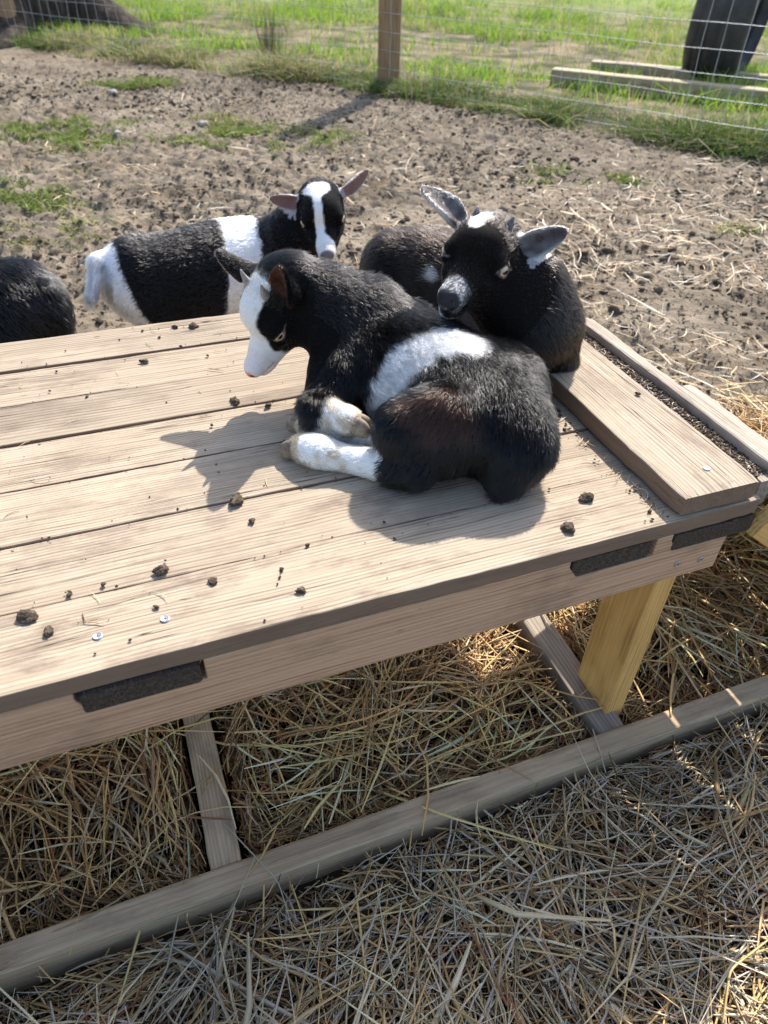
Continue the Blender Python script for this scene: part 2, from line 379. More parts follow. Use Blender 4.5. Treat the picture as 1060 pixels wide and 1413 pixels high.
def join_hay(name, parts, lab):
    VV, FF, CC, off = [], [], [], 0
    for me in parts:
        V = np.zeros(len(me.vertices) * 3, np.float32); me.vertices.foreach_get('co', V); F = np.zeros(len(me.loops), np.int32); me.loops.foreach_get('vertex_index', F); C = np.zeros(len(me.vertices) * 4, np.float32); me.attributes['tint'].data.foreach_get('color', C)
        VV.append(V.reshape(-1, 3)); FF.append(F.reshape(-1, 4) + off); CC.append(C.reshape(-1, 4)[:, :3]); off += len(VV[-1]); bpy.data.meshes.remove(me)
    tag(link('hay', mesh_np(name, np.concatenate(VV), np.concatenate(FF), np.concatenate(CC)), M['straw']), lab, 'hay', kind='stuff')
# old hay below, coloured darker as painted gap shade; fresh pale hay on top
join_hay('hay_under_platform', [hay('a', 15000, (-.95, 1.45), (.40, 1.2), .0, .016, (.04, .13), (.0016, .0040), (2, 5, 5, 1, 2.0, .5, .2), mask=m_under),
    hay('b', 11500, (-.95, 1.45), (.40, 1.2), .012, .034, (.05, .17), (.0016, .0042), (9, 5, 1.0, 4.0, .6, .0, .3), mask=m_under, gain=1.5, tone=(1.0, .92, .78))], 'golden loose hay lying on the ground under the platform')
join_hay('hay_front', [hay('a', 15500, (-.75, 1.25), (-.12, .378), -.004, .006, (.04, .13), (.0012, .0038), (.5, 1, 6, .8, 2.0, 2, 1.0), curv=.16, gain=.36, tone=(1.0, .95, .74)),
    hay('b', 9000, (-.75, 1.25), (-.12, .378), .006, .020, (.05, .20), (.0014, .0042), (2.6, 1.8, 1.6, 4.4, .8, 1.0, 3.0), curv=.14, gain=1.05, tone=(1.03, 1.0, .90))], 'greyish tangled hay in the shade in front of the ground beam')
# short broken bits banked up against the beams
def near_rails(n, side):
    a_, b_ = [], []
    for a0, a1, b0, b1, z1 in RAILS:
        if a1 - a0 > 1:
            k = n; a_.append(RNG.uniform(-.9, 1.3, k)); b_.append((b1 + np.abs(RNG.normal(0, .022, k)) + .004) if side > 0 else (b0 - .004 - np.abs(RNG.normal(0, .022, k))))
        elif side > 0:
            k = n // 3; sg = RNG.choice([-1, 1], k); o_ = np.abs(RNG.normal(0, .02, k)) + .004; a_.append(np.where(sg > 0, a1 + o_, a0 - o_)); b_.append(RNG.uniform(.42, 1.1, k))
    return np.concatenate(a_), np.concatenate(b_)
def bits(side, n, wts, tone):
    a, b = near_rails(n, side); x = a * A2[0] + b * B2[0]; y = a * A2[1] + b * B2[1]; n = len(x)
    P = lying(n, x, y, RNG.uniform(.015, .055, n), G(x, y) + .004 + .028 * RNG.random(n), .12, 4); P, keep = ground_clear(P, G(P[..., 0], P[..., 1]) + .002)
    return strand_mesh('bits', P, RNG.uniform(.0014, .0036, n)[keep], np.clip(straw_cols(n, wts) * np.array(tone), .01, .84)[keep], 3, roll=RNG.uniform(-.6, .6, len(P)))
join_hay('hay_bits', [bits(1, 5200, (7, 5, 3, 3, 1, .3, .3), (1.1, 1.02, .88)), bits(-1, 3000, (2, 2, 3, 4, 1, 1, 3), (1.0, .97, .88))], 'short broken hay banked up along the ground beams')
# straw blown over the bare earth
def m_dirt(x, y, a, b):
    d = .05 + 1.0 * sstep(.15, .75, x) * (1 - sstep(2.2, 3.5, y - .3 * x)) + .6 * (1 - sstep(1.2, 1.9, b)) + .16 * (1 - sstep(3.2, 5.0, y))
    return d * sstep(.25, .5, vnoise(x * 3.3, y * 3.3, 31)) * (fence_side(x, y) < -.1)
me = hay('straw_bits', 27000, (-1.8, 4.2), (.9, 5.2), .003, .020, (.025, .10), (.0015, .0036), (5, 4, 4, 3, .3, .3, 2), curv=.2, sides=2, k=4, mask=m_dirt)
tag(link('straw', me, M['straw']), 'pale straw scattered over the bare earth behind the platform', 'straw', kind='stuff')

def grass(name, n, xr, yr, dens, hgt, wd, cols, lean=.35, at=None):
    if at is None:
        x = RNG.uniform(*xr, n); y = RNG.uniform(*yr, n); kp = dens(x, y) > RNG.random(n); x, y = x[kp], y[kp]
    else: x, y = at
    n = len(x)
    h_ = RNG.uniform(*hgt, n) * (.55 + .9 * vnoise(x * 2.3, y * 2.3, 41)); th = RNG.uniform(0, 6.283, n); le = np.abs(RNG.normal(0, lean, n)) + .08
    d = np.stack([np.cos(th) * le, np.sin(th) * le, np.ones(n)], -1); t = np.array([0, .45, 1.0])[None, :, None]
    P = np.stack([x, y, G(x, y) - .004], -1)[:, None] + d[:, None] * h_[:, None, None] * t
    P[..., :2] += (d[:, None, :2] * (h_[:, None, None] * t * t * .8)); P[:, 2, 2] -= h_ * le * .35
    k = RNG.choice(len(cols), n, p=np.array([c[3] for c in cols]) / sum(c[3] for c in cols)); c = np.array([c[:3] for c in cols])[k]
    patch = vnoise(x * 1.1 + 5, y * 1.1, 43)[:, None]
    c = c * RNG.uniform(.7, 1.15, (n, 1)); dry = np.array([(.42, .36, .18)])
    c = np.where((patch > .68) & (RNG.random((n, 1)) < .45), dry * RNG.uniform(.7, 1.1, (n, 1)), c)
    return strand_mesh(name, P, RNG.uniform(*wd, n), c, 2, flat=False, taper=.85)
green = [(.18, .34, .028, 6), (.30, .44, .045, 5), (.085, .17, .022, 2.5), (.48, .42, .17, 2.0)]
def d_field(x, y):
    s = fence_side(x, y); bare = sstep(.52, .66, vnoise(x * .55 + 1.3, y * 1.2, 44))
    edge = sstep(.25, .75, vnoise(x * 3.1, y * 3.1, 45) * .6 + vnoise(x * 9, y * 9, 49) * .4) * 1.15
    return sstep(-.16, .12, s + .2 * (vnoise(x * 3.5, y * 3.5, 46) - .5)) * edge * (1 - .82 * bare) * (1 - .45 * sstep(8, 13, y))
me = grass('field', 230000, (-5.5, 5.2), (3.0, 14.5), d_field, (.035, .12), (.004, .010), green)
tag(link('grass', me, M['blade']), 'bright green pasture grass growing beyond the wire fence', 'grass', kind='stuff')
bx, by = [], []
for p, q in zip(FP[:-1], FP[1:]):
    L = np.hypot(*(q - p)); k_ = int(L * 4200); t = RNG.random(k_); o_ = RNG.normal(.05, .085, k_); nn_ = np.array([-(q - p)[1], (q - p)[0]]) / L; nn_ = nn_ * np.sign(nn_[1])
    bx.append(p[0] + (q - p)[0] * t + nn_[0] * o_); by.append(p[1] + (q - p)[1] * t + nn_[1] * o_)
bx = np.concatenate(bx); by = np.concatenate(by); kp = sstep(.28, .62, vnoise(bx * 4.2, by * 4.2, 47)) > RNG.random(len(bx)); bx, by = bx[kp], by[kp]
me = grass('bank', 0, None, None, None, (.05, .15), (.0035, .0075), [(.06, .11, .02, 5), (.10, .17, .028, 5), (.17, .26, .035, 2), (.42, .36, .2, 2.2), (.14, .11, .06, 1.5)], lean=.75, at=(bx, by))
tag(link('grass_bank', me, M['blade']), 'rough mixed grass along the foot of the wire fence', 'grass', kind='stuff')
tufts = [(W(px, py, -T)[:2], r) for px, py, r in ((60, 178, .22), (105, 192, .2), (150, 165, .12), (20, 262, .2), (40, 285, .15), (300, 190, .2), (330, 180, .16), (340, 205, .13), (170, 118, .18), (200, 118, .16), (440, 188, .17), (432, 204, .08), (120, 320, .1), (150, 165, .1), (760, 245, .12), (860, 250, .07), (330, 310, .06), (15, 330, .12), (300, 168, .1), (1020, 322, .07), (590, 335, .05))]
tx, ty = [], []
for (c_, r_) in tufts:
    k_ = int(18000 * r_ * r_ * 3.1) + 60; q_ = RNG.normal(0, 1, (k_, 2)) * np.array([r_ * .75, r_ * .6]); tx.append(c_[0] + q_[:, 0]); ty.append(c_[1] + q_[:, 1])
tx = np.concatenate(tx); ty = np.concatenate(ty); kp = (vnoise(tx * 10, ty * 10, 48) > .47) & (fence_side(tx, ty) < .1)
me = grass('tufts', 0, None, None, None, (.012, .036), (.0035, .008), [(.14, .22, .03, 5), (.22, .29, .05, 4), (.09, .14, .03, 2), (.36, .30, .14, 2)], lean=.8, at=(tx[kp], ty[kp]))
tag(link('grass_tuft', me, M['blade']), 'low green grass patches sprouting on the trodden earth', 'grass', kind='stuff')

# ------------------------------------------------------------------ clods and stones
def ico():
    p = (1 + 5 ** .5) / 2
    V = nrm(np.array([(-1, p, 0), (1, p, 0), (-1, -p, 0), (1, -p, 0), (0, -1, p), (0, 1, p), (0, -1, -p), (0, 1, -p), (p, 0, -1), (p, 0, 1), (-p, 0, -1), (-p, 0, 1)], float))
    F = np.array([(0, 11, 5), (0, 5, 1), (0, 1, 7), (0, 7, 10), (0, 10, 11), (1, 5, 9), (5, 11, 4), (11, 10, 2), (10, 7, 6), (7, 1, 8), (3, 9, 4), (3, 4, 2), (3, 2, 6), (3, 6, 8), (3, 8, 9), (4, 9, 5), (2, 4, 11), (6, 2, 10), (8, 6, 7), (9, 8, 1)])
    return V, F
def subdiv(V, F):
    e = {}; V = list(map(tuple, V)); out = []
    def mid(a, b):
        k = (min(a, b), max(a, b))
        if k not in e: e[k] = len(V); q = nrm((np.array(V[a]) + np.array(V[b]))); V.append(tuple(q))
        return e[k]
    for a, b, c in F:
        x, y, z = mid(a, b), mid(b, c), mid(c, a); out += [(a, x, z), (b, y, x), (c, z, y), (x, y, z)]
    return np.array(V), np.array(out)
I0 = ico(); I1 = subdiv(*I0); I2 = subdiv(*I1)
def lumpy(base, seed, amp=.35, freq=1.7, sc=(1, 1, 1)):
    V, F = base; n = vnoise3(V * freq + seed * 3.7, seed) - .5; n2 = vnoise3(V * freq * 2.6 + seed, seed + 1) - .5
    return V * (1 + amp * 2 * n + amp * n2)[:, None] * np.array(sc), F
def scatter(name, n, pts, size, base, seed0, flatz=.7):
    VV, FF = [], []; off = 0; protos = [lumpy(base, s + seed0, .4) for s in range(14)]
    for i in range(n):
        V, F = protos[i % 14]; th = RNG.uniform(0, 6.283); c, s = math.cos(th), math.sin(th); q = size[i]; V = V * (1 + .25 * RNG.normal(0, 1, (len(V), 1)))
        R = V @ np.array([[c, s, 0], [-s, c, 0], [0, 0, flatz]]) * q * np.array([1, RNG.uniform(.7, 1.2), 1]); VV.append(R + pts[i]); FF.append(F + off); off += len(V)
    return mesh_np(name, np.concatenate(VV), np.concatenate(FF), smooth=True)
m = NT('dark_clod'); v = m.n('TexCoord').outputs['Object']
m.pbr(m.ramp(m.noise(v, 9, 5, .6), [(.35, (.055, .041, .031)), (.55, (.12, .093, .071)), (.75, (.24, .195, .152))]), .95, m.bump(m.noise(v, 160, 4, .7), .8, .004), spec=.1); M['clod'] = m.m
m = NT('stone'); v, r_ = objvec(m)
m.pbr(m.ramp(m.noise(v, 30, 6, .6), [(.3, (.22, .21, .19)), (.7, (.42, .40, .37))]), .85, m.bump(m.noise(v, 220, 4, .6), .5, .003), spec=.2); M['stone'] = m.m
m = NT('crumbly_dirt'); v, r_ = objvec(m)
m.pbr(m.ramp(m.noise(v, 120, 5, .7), [(.3, (.035, .025, .018)), (.5, (.09, .066, .048)), (.75, (.22, .17, .125))]), .95, m.bump(m.noise(v, 500, 4, .7), .9, .002), spec=.1); M['crumb'] = m.m
n = 20000; x = RNG.uniform(-3.8, 2.8, n); y = RNG.uniform(1.25, 6.6, n)
kp = (fence_side(x, y) < -.05) & (RNG.random(n) < .15 + .95 * sstep(.42, .62, vnoise(x * 1.6, y * 1.6, 51))); x, y = x[kp], y[kp]; n = len(x)
sz = .004 + .012 * RNG.random(n) ** 3.5
me = scatter('earth_clods', n, np.stack([x, y, G(x, y) + sz * .25], -1), sz, I0, 3)
tag(link('earth_clods', me, M['clod']), 'small dark clods and droppings strewn over the trodden earth', 'clods', kind='stuff')
OCT = (np.array([(1, 0, 0), (-1, 0, 0), (0, 1, 0), (0, -1, 0), (0, 0, 1), (0, 0, -1)], float), np.array([(0, 2, 4), (2, 1, 4), (1, 3, 4), (3, 0, 4), (2, 0, 5), (1, 2, 5), (3, 1, 5), (0, 3, 5)]))
n = 42000; x = RNG.uniform(-3.4, 2.4, n); y = RNG.uniform(1.25, 6.0, n); kp = (fence_side(x, y) < -.05) & (RNG.random(n) < .25 + sstep(.35, .6, vnoise(x * 2.6, y * 2.6, 52))); x, y = x[kp], y[kp]; n = len(x); sz = .003 + .006 * RNG.random(n) ** 2.5
me = scatter('earth_crumbs', n, np.stack([x, y, G(x, y) + sz * .3], -1), sz, OCT, 15)
tag(link('earth_crumbs', me, M['earth']), 'fine crumbs of dry earth all over the pen floor', 'earth', kind='stuff')
n = 260; x = RNG.uniform(-3.6, 2.6, n); y = RNG.uniform(1.6, 6.2, n); kp = (fence_side(x, y) < -.15) & (RNG.random(n) < .2 + sstep(.4, .6, vnoise(x * 1.6, y * 1.6, 51))); x, y = x[kp], y[kp]; n = len(x); sz = RNG.uniform(.012, .022, n)
me = scatter('large_clods', n, np.stack([x, y, G(x, y) + sz * .2], -1), sz, I1, 9)
tag(link('mud_clods', me, M['clod']), 'larger dark mud clods kicked up across the pen', 'clods', kind='stuff')
stones = [((281, 172), .030, 'rounded dark grey stone on the earth below the centre fence post'), ((163, 187), .024, 'small grey stone beside the left grass patch'), ((194, 94), .016, 'small white stone lying near the fence grass at left'), ((155, 128), .030, 'flat pale stone half sunk in a grass patch'), ((207, 162), .018, 'pale pebble right of the sunken flat stone'), ((22, 195), .018, 'small white pebble at the left edge of the earth'), ((250, 160), .015, 'light pebble just left of the rounded dark stone')]
for i, ((px, py), r, lab) in enumerate(stones):
    P = W(px, py, -T); V, F = lumpy(I2, 60 + i, .22, 1.1, (r, r * .8, r * .6))
    o = link('stone', mesh_np('stone', V, F, smooth=True), M['stone'], loc=(P[0], P[1], float(G(P[0], P[1])) + r * .25)); o.rotation_euler.z = i * 1.3
    tag(o, lab, 'stone', 'stones on the earth')
# ------------------------------------------------------------------ boards
def board_mesh(name, L, Wd, Th, seed, bev=.0025, wear=.0012, segs=48, bow=.0, chip=.0):
    rng = np.random.default_rng(seed); xs = np.linspace(-L / 2, L / 2, segs + 1); V = []
    ph = rng.uniform(0, 99, 8)
    def wob(x, f, k): return float(vnoise(np.array([x * f + ph[k]]), np.array([ph[k] * 1.7]), seed)[0]) - .5
    for i, x in enumerate(xs):
        ring = []
        for ci, (sy, sz) in enumerate(((1, 1), (-1, 1), (-1, -1), (1, -1))):
            b = bev * (1 + .9 * wob(x, 14, ci)) + wear * .8 * max(0, wob(x, 35, ci) * 2)
            y0 = sy * (Wd / 2 + wear * 1.5 * wob(x, 6, (0 if sy > 0 else 1)) + wear * .7 * wob(x, 60, (2 if sy > 0 else 3)))
            z0 = sz * Th / 2 + bow * wob(x, 2.2, 4) + (wear * .4 * wob(x, 20, 5) if sz > 0 else 0)
            if chip and sz > 0 and wob(x, 9, 6 + ci % 2) > .28: b += chip
            e0 = (1 - 1 / math.sqrt(2)) * b
            pts = [(y0, z0 - sz * b), (y0 - sy * e0, z0 - sz * e0), (y0 - sy * b, z0)]
            if ci % 2: pts = pts[::-1]
            ring += pts
        end = .0015 if i in (0, segs) else 0
        jx = wear * 1.5 * wob(i * 3.1, 1, 7)
        V += [(x + (jx if i in (0, segs) else 0), y * (1 - end / Wd * 2), z * (1 - end / Th)) for y, z in ring]
    k = 12; F = [[i * k + j, i * k + (j + 1) % k, (i + 1) * k + (j + 1) % k, (i + 1) * k + j] for i in range(segs) for j in range(k)]
    F = [f[::-1] for f in F]
    F.append([j for j in range(k)]); F.append([segs * k + j for j in range(k)][::-1])
    F = [f[::-1] for f in F]
    me = pymesh(name, V, F)
    return me
def board(name, mat, parent, a, b, z, along='a', seed=1, label=None, tilt=0, **kw):
    """a board spanning the given ranges in the platform's own axes; its local x is its length"""
    c = AB((a[0] + a[1]) / 2, (b[0] + b[1]) / 2, (z[0] + z[1]) / 2); da, db, dz = a[1] - a[0], b[1] - b[0], z[1] - z[0]
    Z = np.array([0, 0, 1.0])
    if along == 'a': X, Y, ZZ, L, Wd, Th = A2, B2, Z, da, db, dz
    elif along == 'b': X, Y, ZZ, L, Wd, Th = B2, -A2, Z, db, da, dz
    else: X, Y, ZZ, L, Wd, Th = Z, A2, B2, dz, da, db
    if along == 'a' and db < dz: Y, ZZ, Wd, Th = Z, -B2, dz, db
    o = link(name, board_mesh(name, L, Wd, Th, seed, **kw), mat)
    Mx = frame(c, X, Y, ZZ)
    if tilt: Mx = Mx @ Matrix.Rotation(tilt, 4, 'Z')
    place(o, parent, Mx)
    if label: o['label'] = label
    return o

m = NT('galvanised_steel'); v, r_ = objvec(m)
m.pbr((.42, .43, .46), .45, m.bump(m.noise(v, 900, 3), .15, .0005), metal=.9); M['steel'] = m.m
m = NT('screw_recess'); m.pbr((.02, .02, .022), .8, spec=.1); M['recess'] = m.m  # near-black colour stands in for the shade inside the shallow cross
m = NT('fence_wire'); m.pbr((.50, .51, .53), .5, metal=.7); M['wire'] = m.m
def screw_mesh(r=.0042):
    """countersunk disc head with a raised rim and a sunken cross"""
    V, F = [], []; n = 20; ringr = [(r, -.0012), (r, .0006), (r * .82, .0011), (r * .62, .0008)]
    for rr, z in ringr:
        V += [(rr * math.cos(2 * math.pi * j / n), rr * math.sin(2 * math.pi * j / n), z) for j in range(n)]
    for q in range(3):
        F += [[q * n + j, q * n + (j + 1) % n, (q + 1) * n + (j + 1) % n, (q + 1) * n + j] for j in range(n)]
    c = len(V); F2 = []
    for j in range(n):        # cross: alternate radii of an inner ring, pushed down
        an = 2 * math.pi * j / n; cr = r * (.62 if j % 5 == 0 else .20); V.append((cr * math.cos(an), cr * math.sin(an), .0006))
    F += [[3 * n + j, 3 * n + (j + 1) % n, c + (j + 1) % n, c + j] for j in range(n)]
    d = len(V)
    for j in range(n): V.append((V[c + j][0] * .85, V[c + j][1] * .85, -.0018))
    nf = len(F); F += [[c + j, c + (j + 1) % n, d + (j + 1) % n, d + j] for j in range(n)]; F.append([d + j for j in range(n)])
    me = pymesh('screw', V, F); me.materials.append(M['steel']); me.materials.append(M['recess'])
    for p_ in me.polygons[nf:]: p_.material_index = 1
    return me
SCREW = screw_mesh()
def screw(parent, P, X, Y, Z):
    o = link('screw', SCREW, M['steel']); place(o, parent, frame(P, X, Y, Z)); return o

# ------------------------------------------------------------------ the goats' platform
PB = AB(.1, .74, -T)
plat = tag(empty('wooden_platform', PB), 'low weathered wooden platform of long planks where the kids lie', 'platform')
PITCH = .09228; B0 = .4192; Z3 = np.array([0, 0, 1.0])
gaps = [.002, .0008, .0018, .0050, .0016, .0016, .0050, .002]
planks = []
for i in range(7):
    b0 = B0 + PITCH * i + (gaps[i] / 2 if i else 0); b1 = B0 + PITCH * (i + 1) - gaps[i + 1] / 2
    zo = (0, -.0008, .0006, -.001, .0005, -.0004, .0008)[i]
    planks.append(board('plank', M['deck'], plat, (-.80, .617 + .004 * math.sin(i * 2.3)), (b0, b1), (-.0205 + zo, zo), seed=20 + i, bev=.0013, wear=.0016, segs=110, bow=.0012, chip=.0016))
cross = board('cross_board', M['deck'], plat, (.509, .610), (.4225, 1.058), (.0022, .0262), along='b', seed=41, bev=.0028, wear=.003, segs=60, chip=.004, label='thick plank laid crosswise on the right end of the deck', tilt=-.01)
# apron with notches for the battens
def apron_mesh():
    pts = [(-.80, -.0945)]; pts += [(.588, -.0945), (.589, -.021)]
    for a0, a1 in ((.507, .589), (.378, .486), (-.105, .003), (-.62, -.50)):
        pts += [(a1 if a1 < .58 else .5885, -.021 if a1 < .58 else -.0475), (a1 if a1 < .58 else .588, -.0475), (a0 + .012, -.0475), (a0, -.030), (a0, -.021)] if a1 < .58 else [(.5885, -.0475), (a0 + .01, -.0475), (a0, -.030), (a0, -.021)]
    pts += [(-.80, -.021)]
    # clean duplicates
    q = [pts[0]]
    for p in pts[1:]:
        if math.hypot(p[0] - q[-1][0], p[1] - q[-1][1]) > 1e-4: q.append(p)
    if abs(q[2][0] - .589) < 1e-6: q.pop(2)
    c0, cz = -.1, -.055
    V = [(p[0] - c0, p[1] - cz, 0.0) for p in q] + [(p[0] - c0, p[1] - cz, -.0195) for p in q]; n = len(q)
    F = [list(range(n)), list(range(n, 2 * n))[::-1]] + [[j, n + j, n + (j + 1) % n, (j + 1) % n] for j in range(n)]
    return pymesh('apron', V, F), c0, cz
me, c0, cz = apron_mesh()
apron = link('apron_board', me, M['apron']); place(apron, plat, frame(AB(c0, .4200, cz), A2, Z3, -B2))
bv = apron.modifiers.new('edge', 'BEVEL'); bv.width = .0012; bv.segments = 2; bv.limit_method = 'ANGLE'
for k_, (a0, a1) in enumerate(((-.101, .0005), (.382, .4825), (.509, .621), (-.618, -.502))):
    board('batten', M['batten'], plat, (a0, a1), (.4185 + .001 * k_, 1.05), (-.0466, -.0222), along='b', seed=60 + k_, bev=.003, wear=.004, segs=30)
board('apron_board', M['apron'], plat, (-.80, .588), (1.030, 1.0495), (-.0945, -.0485), seed=66, segs=40, wear=.001)
yleg = board('leg', M['yellow'], plat, (.531, .562), (.4405, .5150), (-T + .002, -.0480), along='z', seed=70, bev=.0022, wear=.0006, segs=24, label='new yellow pine leg at the front right corner')
for a0, b0 in ((.50, .975), (-.70, .4405), (-.70, .975)):
    board('leg', M['yellow'], plat, (a0, a0 + .031), (b0, b0 + .05), (-T + .002, -.048), along='z', seed=int(abs(a0 * 100) + b0 * 10), bev=.002, wear=.0006, segs=20)
# ------------------------------------------------------------------ ramp leaning on the platform's right end
ramp = tag(empty('wooden_ramp', AB(.95, .63, -T)), 'plank ramp leading down to the right from the platform end', 'ramp')
board('top_plank', M['rail'], ramp, (.6190, .6385), (.432, .84), (-.022, .0150), along='b', seed=82, bev=.002, wear=.002, segs=30)
board('edge_plank', M['rail'], ramp, (.6395, .6590), (.436, .834), (-.022, .0265), along='b', seed=81, bev=.003, wear=.003, segs=40, label='brown grey rail board on edge at the top of the ramp')
board('edge_plank', M['rail'], ramp, (.692, .711), (.405, .655), (-.030, .0), along='b', seed=87, bev=.002, wear=.003, segs=24, label='second lower board on edge across the ramp')
slope = math.atan2(.43, .585); RX = A2 * math.cos(slope) - Z3 * math.sin(slope); RZ = A2 * math.sin(slope) + Z3 * math.cos(slope); R0 = AB(.662, .614, .008)
def ramp_board(name, mat, s, bb, w_, th, off, along, seed, **kw):
    c = R0 + RX * s + B2 * bb + RZ * off
    if along == 'b': me, Mx = board_mesh(name, w_[1], w_[0], th, seed, **kw), frame(c, B2, -RX, RZ)
    else: me, Mx = board_mesh(name, w_[0], th, w_[1], seed, **kw), frame(c, RX, B2, RZ)
    o = link(name, me, mat); place(o, ramp, Mx); return o
for k_ in range(8):
    ramp_board('plank', M['rail'], .045 + .0905 * k_, (-.002, .004, -.005)[k_ % 3], (.086, .450), .019, -.0125, 'b', 300 + k_, bev=.002, wear=.002, segs=24)
for k_, bb in enumerate((-.195, .195)):
    ramp_board('stringer', M['yellow'], .345, bb, (.69, .05), .019, -.0485, 'a', 320 + k_, bev=.002, wear=.0008, segs=20)
for px, py in ((135, 879), (228, 855)):
    screw(planks[0], W(px, py, 0) + Z3 * .0006, A2, B2, Z3)
P = W(975, 647, .0262); screw(cross, P + Z3 * .0004, A2, B2, Z3)
for px, py in ((935, 778), (967, 772)):
    q = ray(px, py); P = CAM + q * ((.4197 - CAM @ B2) / (q @ B2)); screw(apron, P, A2, Z3, -B2)

# ------------------------------------------------------------------ frame of timbers lying on the ground
gf = tag(empty('ground_frame', AB(.2, .4, -T)), 'grey weathered timber frame lying in the hay under the platform', 'timber frame')
o = board('long_beam', M['grey'], gf, (-.95, 1.6), (.3835, .4155), (-.46, -.389), seed=91, bev=.0035, wear=.003, segs=90, label='long grey beam crossing the picture in front of the platform')
board('cross_beam', M['grey'], gf, (-.041, -.003), (.4165, 1.10), (-.46, -.391), along='b', seed=92, bev=.003, wear=.002, segs=30)
board('cross_beam', M['rail'], gf, (.506, .549), (.4165, 1.10), (-.46, -.3925), along='b', seed=93, bev=.003, wear=.002, segs=30)

I3 = subdiv(*I2)
# ------------------------------------------------------------------ lumps of dirt on the deck
lumps = [((38, 853), .0095, 'largest crumbly dirt lump on the deck, at the left edge of the photo'), ((68, 874), .006, 'small dirt crumb just right of the largest lump'), ((222, 790), .0085, 'upright dark dirt lump left of centre on the front planks'), ((294, 804), .0050, 'flat dirt crumb right of the upright lump'), ((326, 694), .0095, 'dirt and chewed straw lump at the tip of the goat head shadow'),
         ((415, 817), .0050, 'small dirt pellet near the front edge of the deck'), ((784, 731), .0085, 'brown dirt lump in front of the curled kid, lower right'), ((809, 689), .0085, 'dark dirt lump close to the crosswise plank'), ((242, 453), .0055, 'small dirt lump on the back plank near the standing goat'), ((267, 452), .0085, 'ragged dirt lump on the back plank near the left kid'),
         ((200, 500), .0060, 'brown pellet on the second plank from the back'), ((325, 556), .0080, 'twiggy dirt lump below the pink nose'), ((370, 562), .0055, 'round pellet in the shade of the kid head'), ((880, 545), .0040, 'small pellet on top of the crosswise plank'), ((348, 721), .0045, 'dark speck of dirt just below the straw lump')]
for i, ((px, py), r, lab) in enumerate(lumps):
    P = W(px, py, .0262 if 'on top of' in lab else .0); V, F = lumpy(I3, 90 + i, .38, 1.9, (r * .9, r * RNG.uniform(.5, .8), r * .5)); V = V * (1 + .22 * (vnoise3(V * 3.0 / r, 31 + i) - .5))[:, None]
    V[:, 2] = np.maximum(V[:, 2], -r * .16); V[:, 2] += r * .16 + .0012
    o = link('dirt_lump', mesh_np('dirt_lump', V, F, smooth=True), M['crumb'], loc=P); o.rotation_euler.z = i * 1.9
    tag(o, lab, 'dirt', 'dirt lumps on the platform')
def on_deck(n):
    a = RNG.uniform(-.45, .60, n); b = RNG.uniform(.425, 1.06, n); return a, b
n = 520; a, b = on_deck(n); k = RNG.random(n) < .30; a = np.where(k, .498 - np.abs(RNG.normal(0, .010, n)), a); k2 = ~k & (RNG.random(n) < .4)
b = np.where(k2, B0 + PITCH * RNG.integers(1, 7, n) + RNG.normal(0, .004, n), b); b = np.clip(b, .424, 1.06)
sz = .0007 + .0022 * RNG.random(n) ** 4; pts = np.stack([AB(p, q, 0) for p, q in zip(a, b)]); pts[:, 2] = T + .0014 + sz * .3
me = scatter('crumbs', n, pts, sz, I0, 5); tag(link('dirt_crumbs', me, M['crumb']), 'fine dirt crumbs sprinkled over the deck planks', 'dirt', kind='stuff')
n = 900; a = RNG.uniform(.6195, .638, n); b = RNG.uniform(.44, .83, n); sz = RNG.uniform(.0008, .003, n); pts = np.stack([AB(p, q, .0158) for p, q in zip(a, b)])
me = scatter('shelf_crumbs', n, pts, sz, I0, 6); tag(link('shelf_dirt', me, M['crumb']), 'dirt and chaff caught between crosswise plank and rail', 'dirt', kind='stuff')
# chaff on the deck, along the crosswise plank and in the gap by the rail
n = 170; a, b = on_deck(n); k = RNG.random(n) < .5; a = np.where(k, .497 - np.abs(RNG.normal(0, .008, n)), a); k3 = RNG.random(n) < .35; a = np.where(k3, RNG.uniform(.621, .637, n), a); b = np.where(k3, RNG.uniform(.45, .82, n), b)
x = a * A2[0] + b * B2[0]; y = a * A2[1] + b * B2[1]
zb = np.where(a > .6, .0165, .002); P = lying(n, x, y, RNG.uniform(.006, .026, n), T + zb, .2, 4); P[..., 2] = np.clip(P[..., 2], (T + zb - .0002)[:, None], (T + zb + .003)[:, None])
me = strand_mesh('chaff', P, RNG.uniform(.0006, .0014, n), straw_cols(n, (2, 2, 3, 4, .5, .3, 3)), 3)
tag(link('chaff', me, M['straw']), 'bits of chaff lying on the deck and against the crosswise plank', 'chaff', kind='stuff')
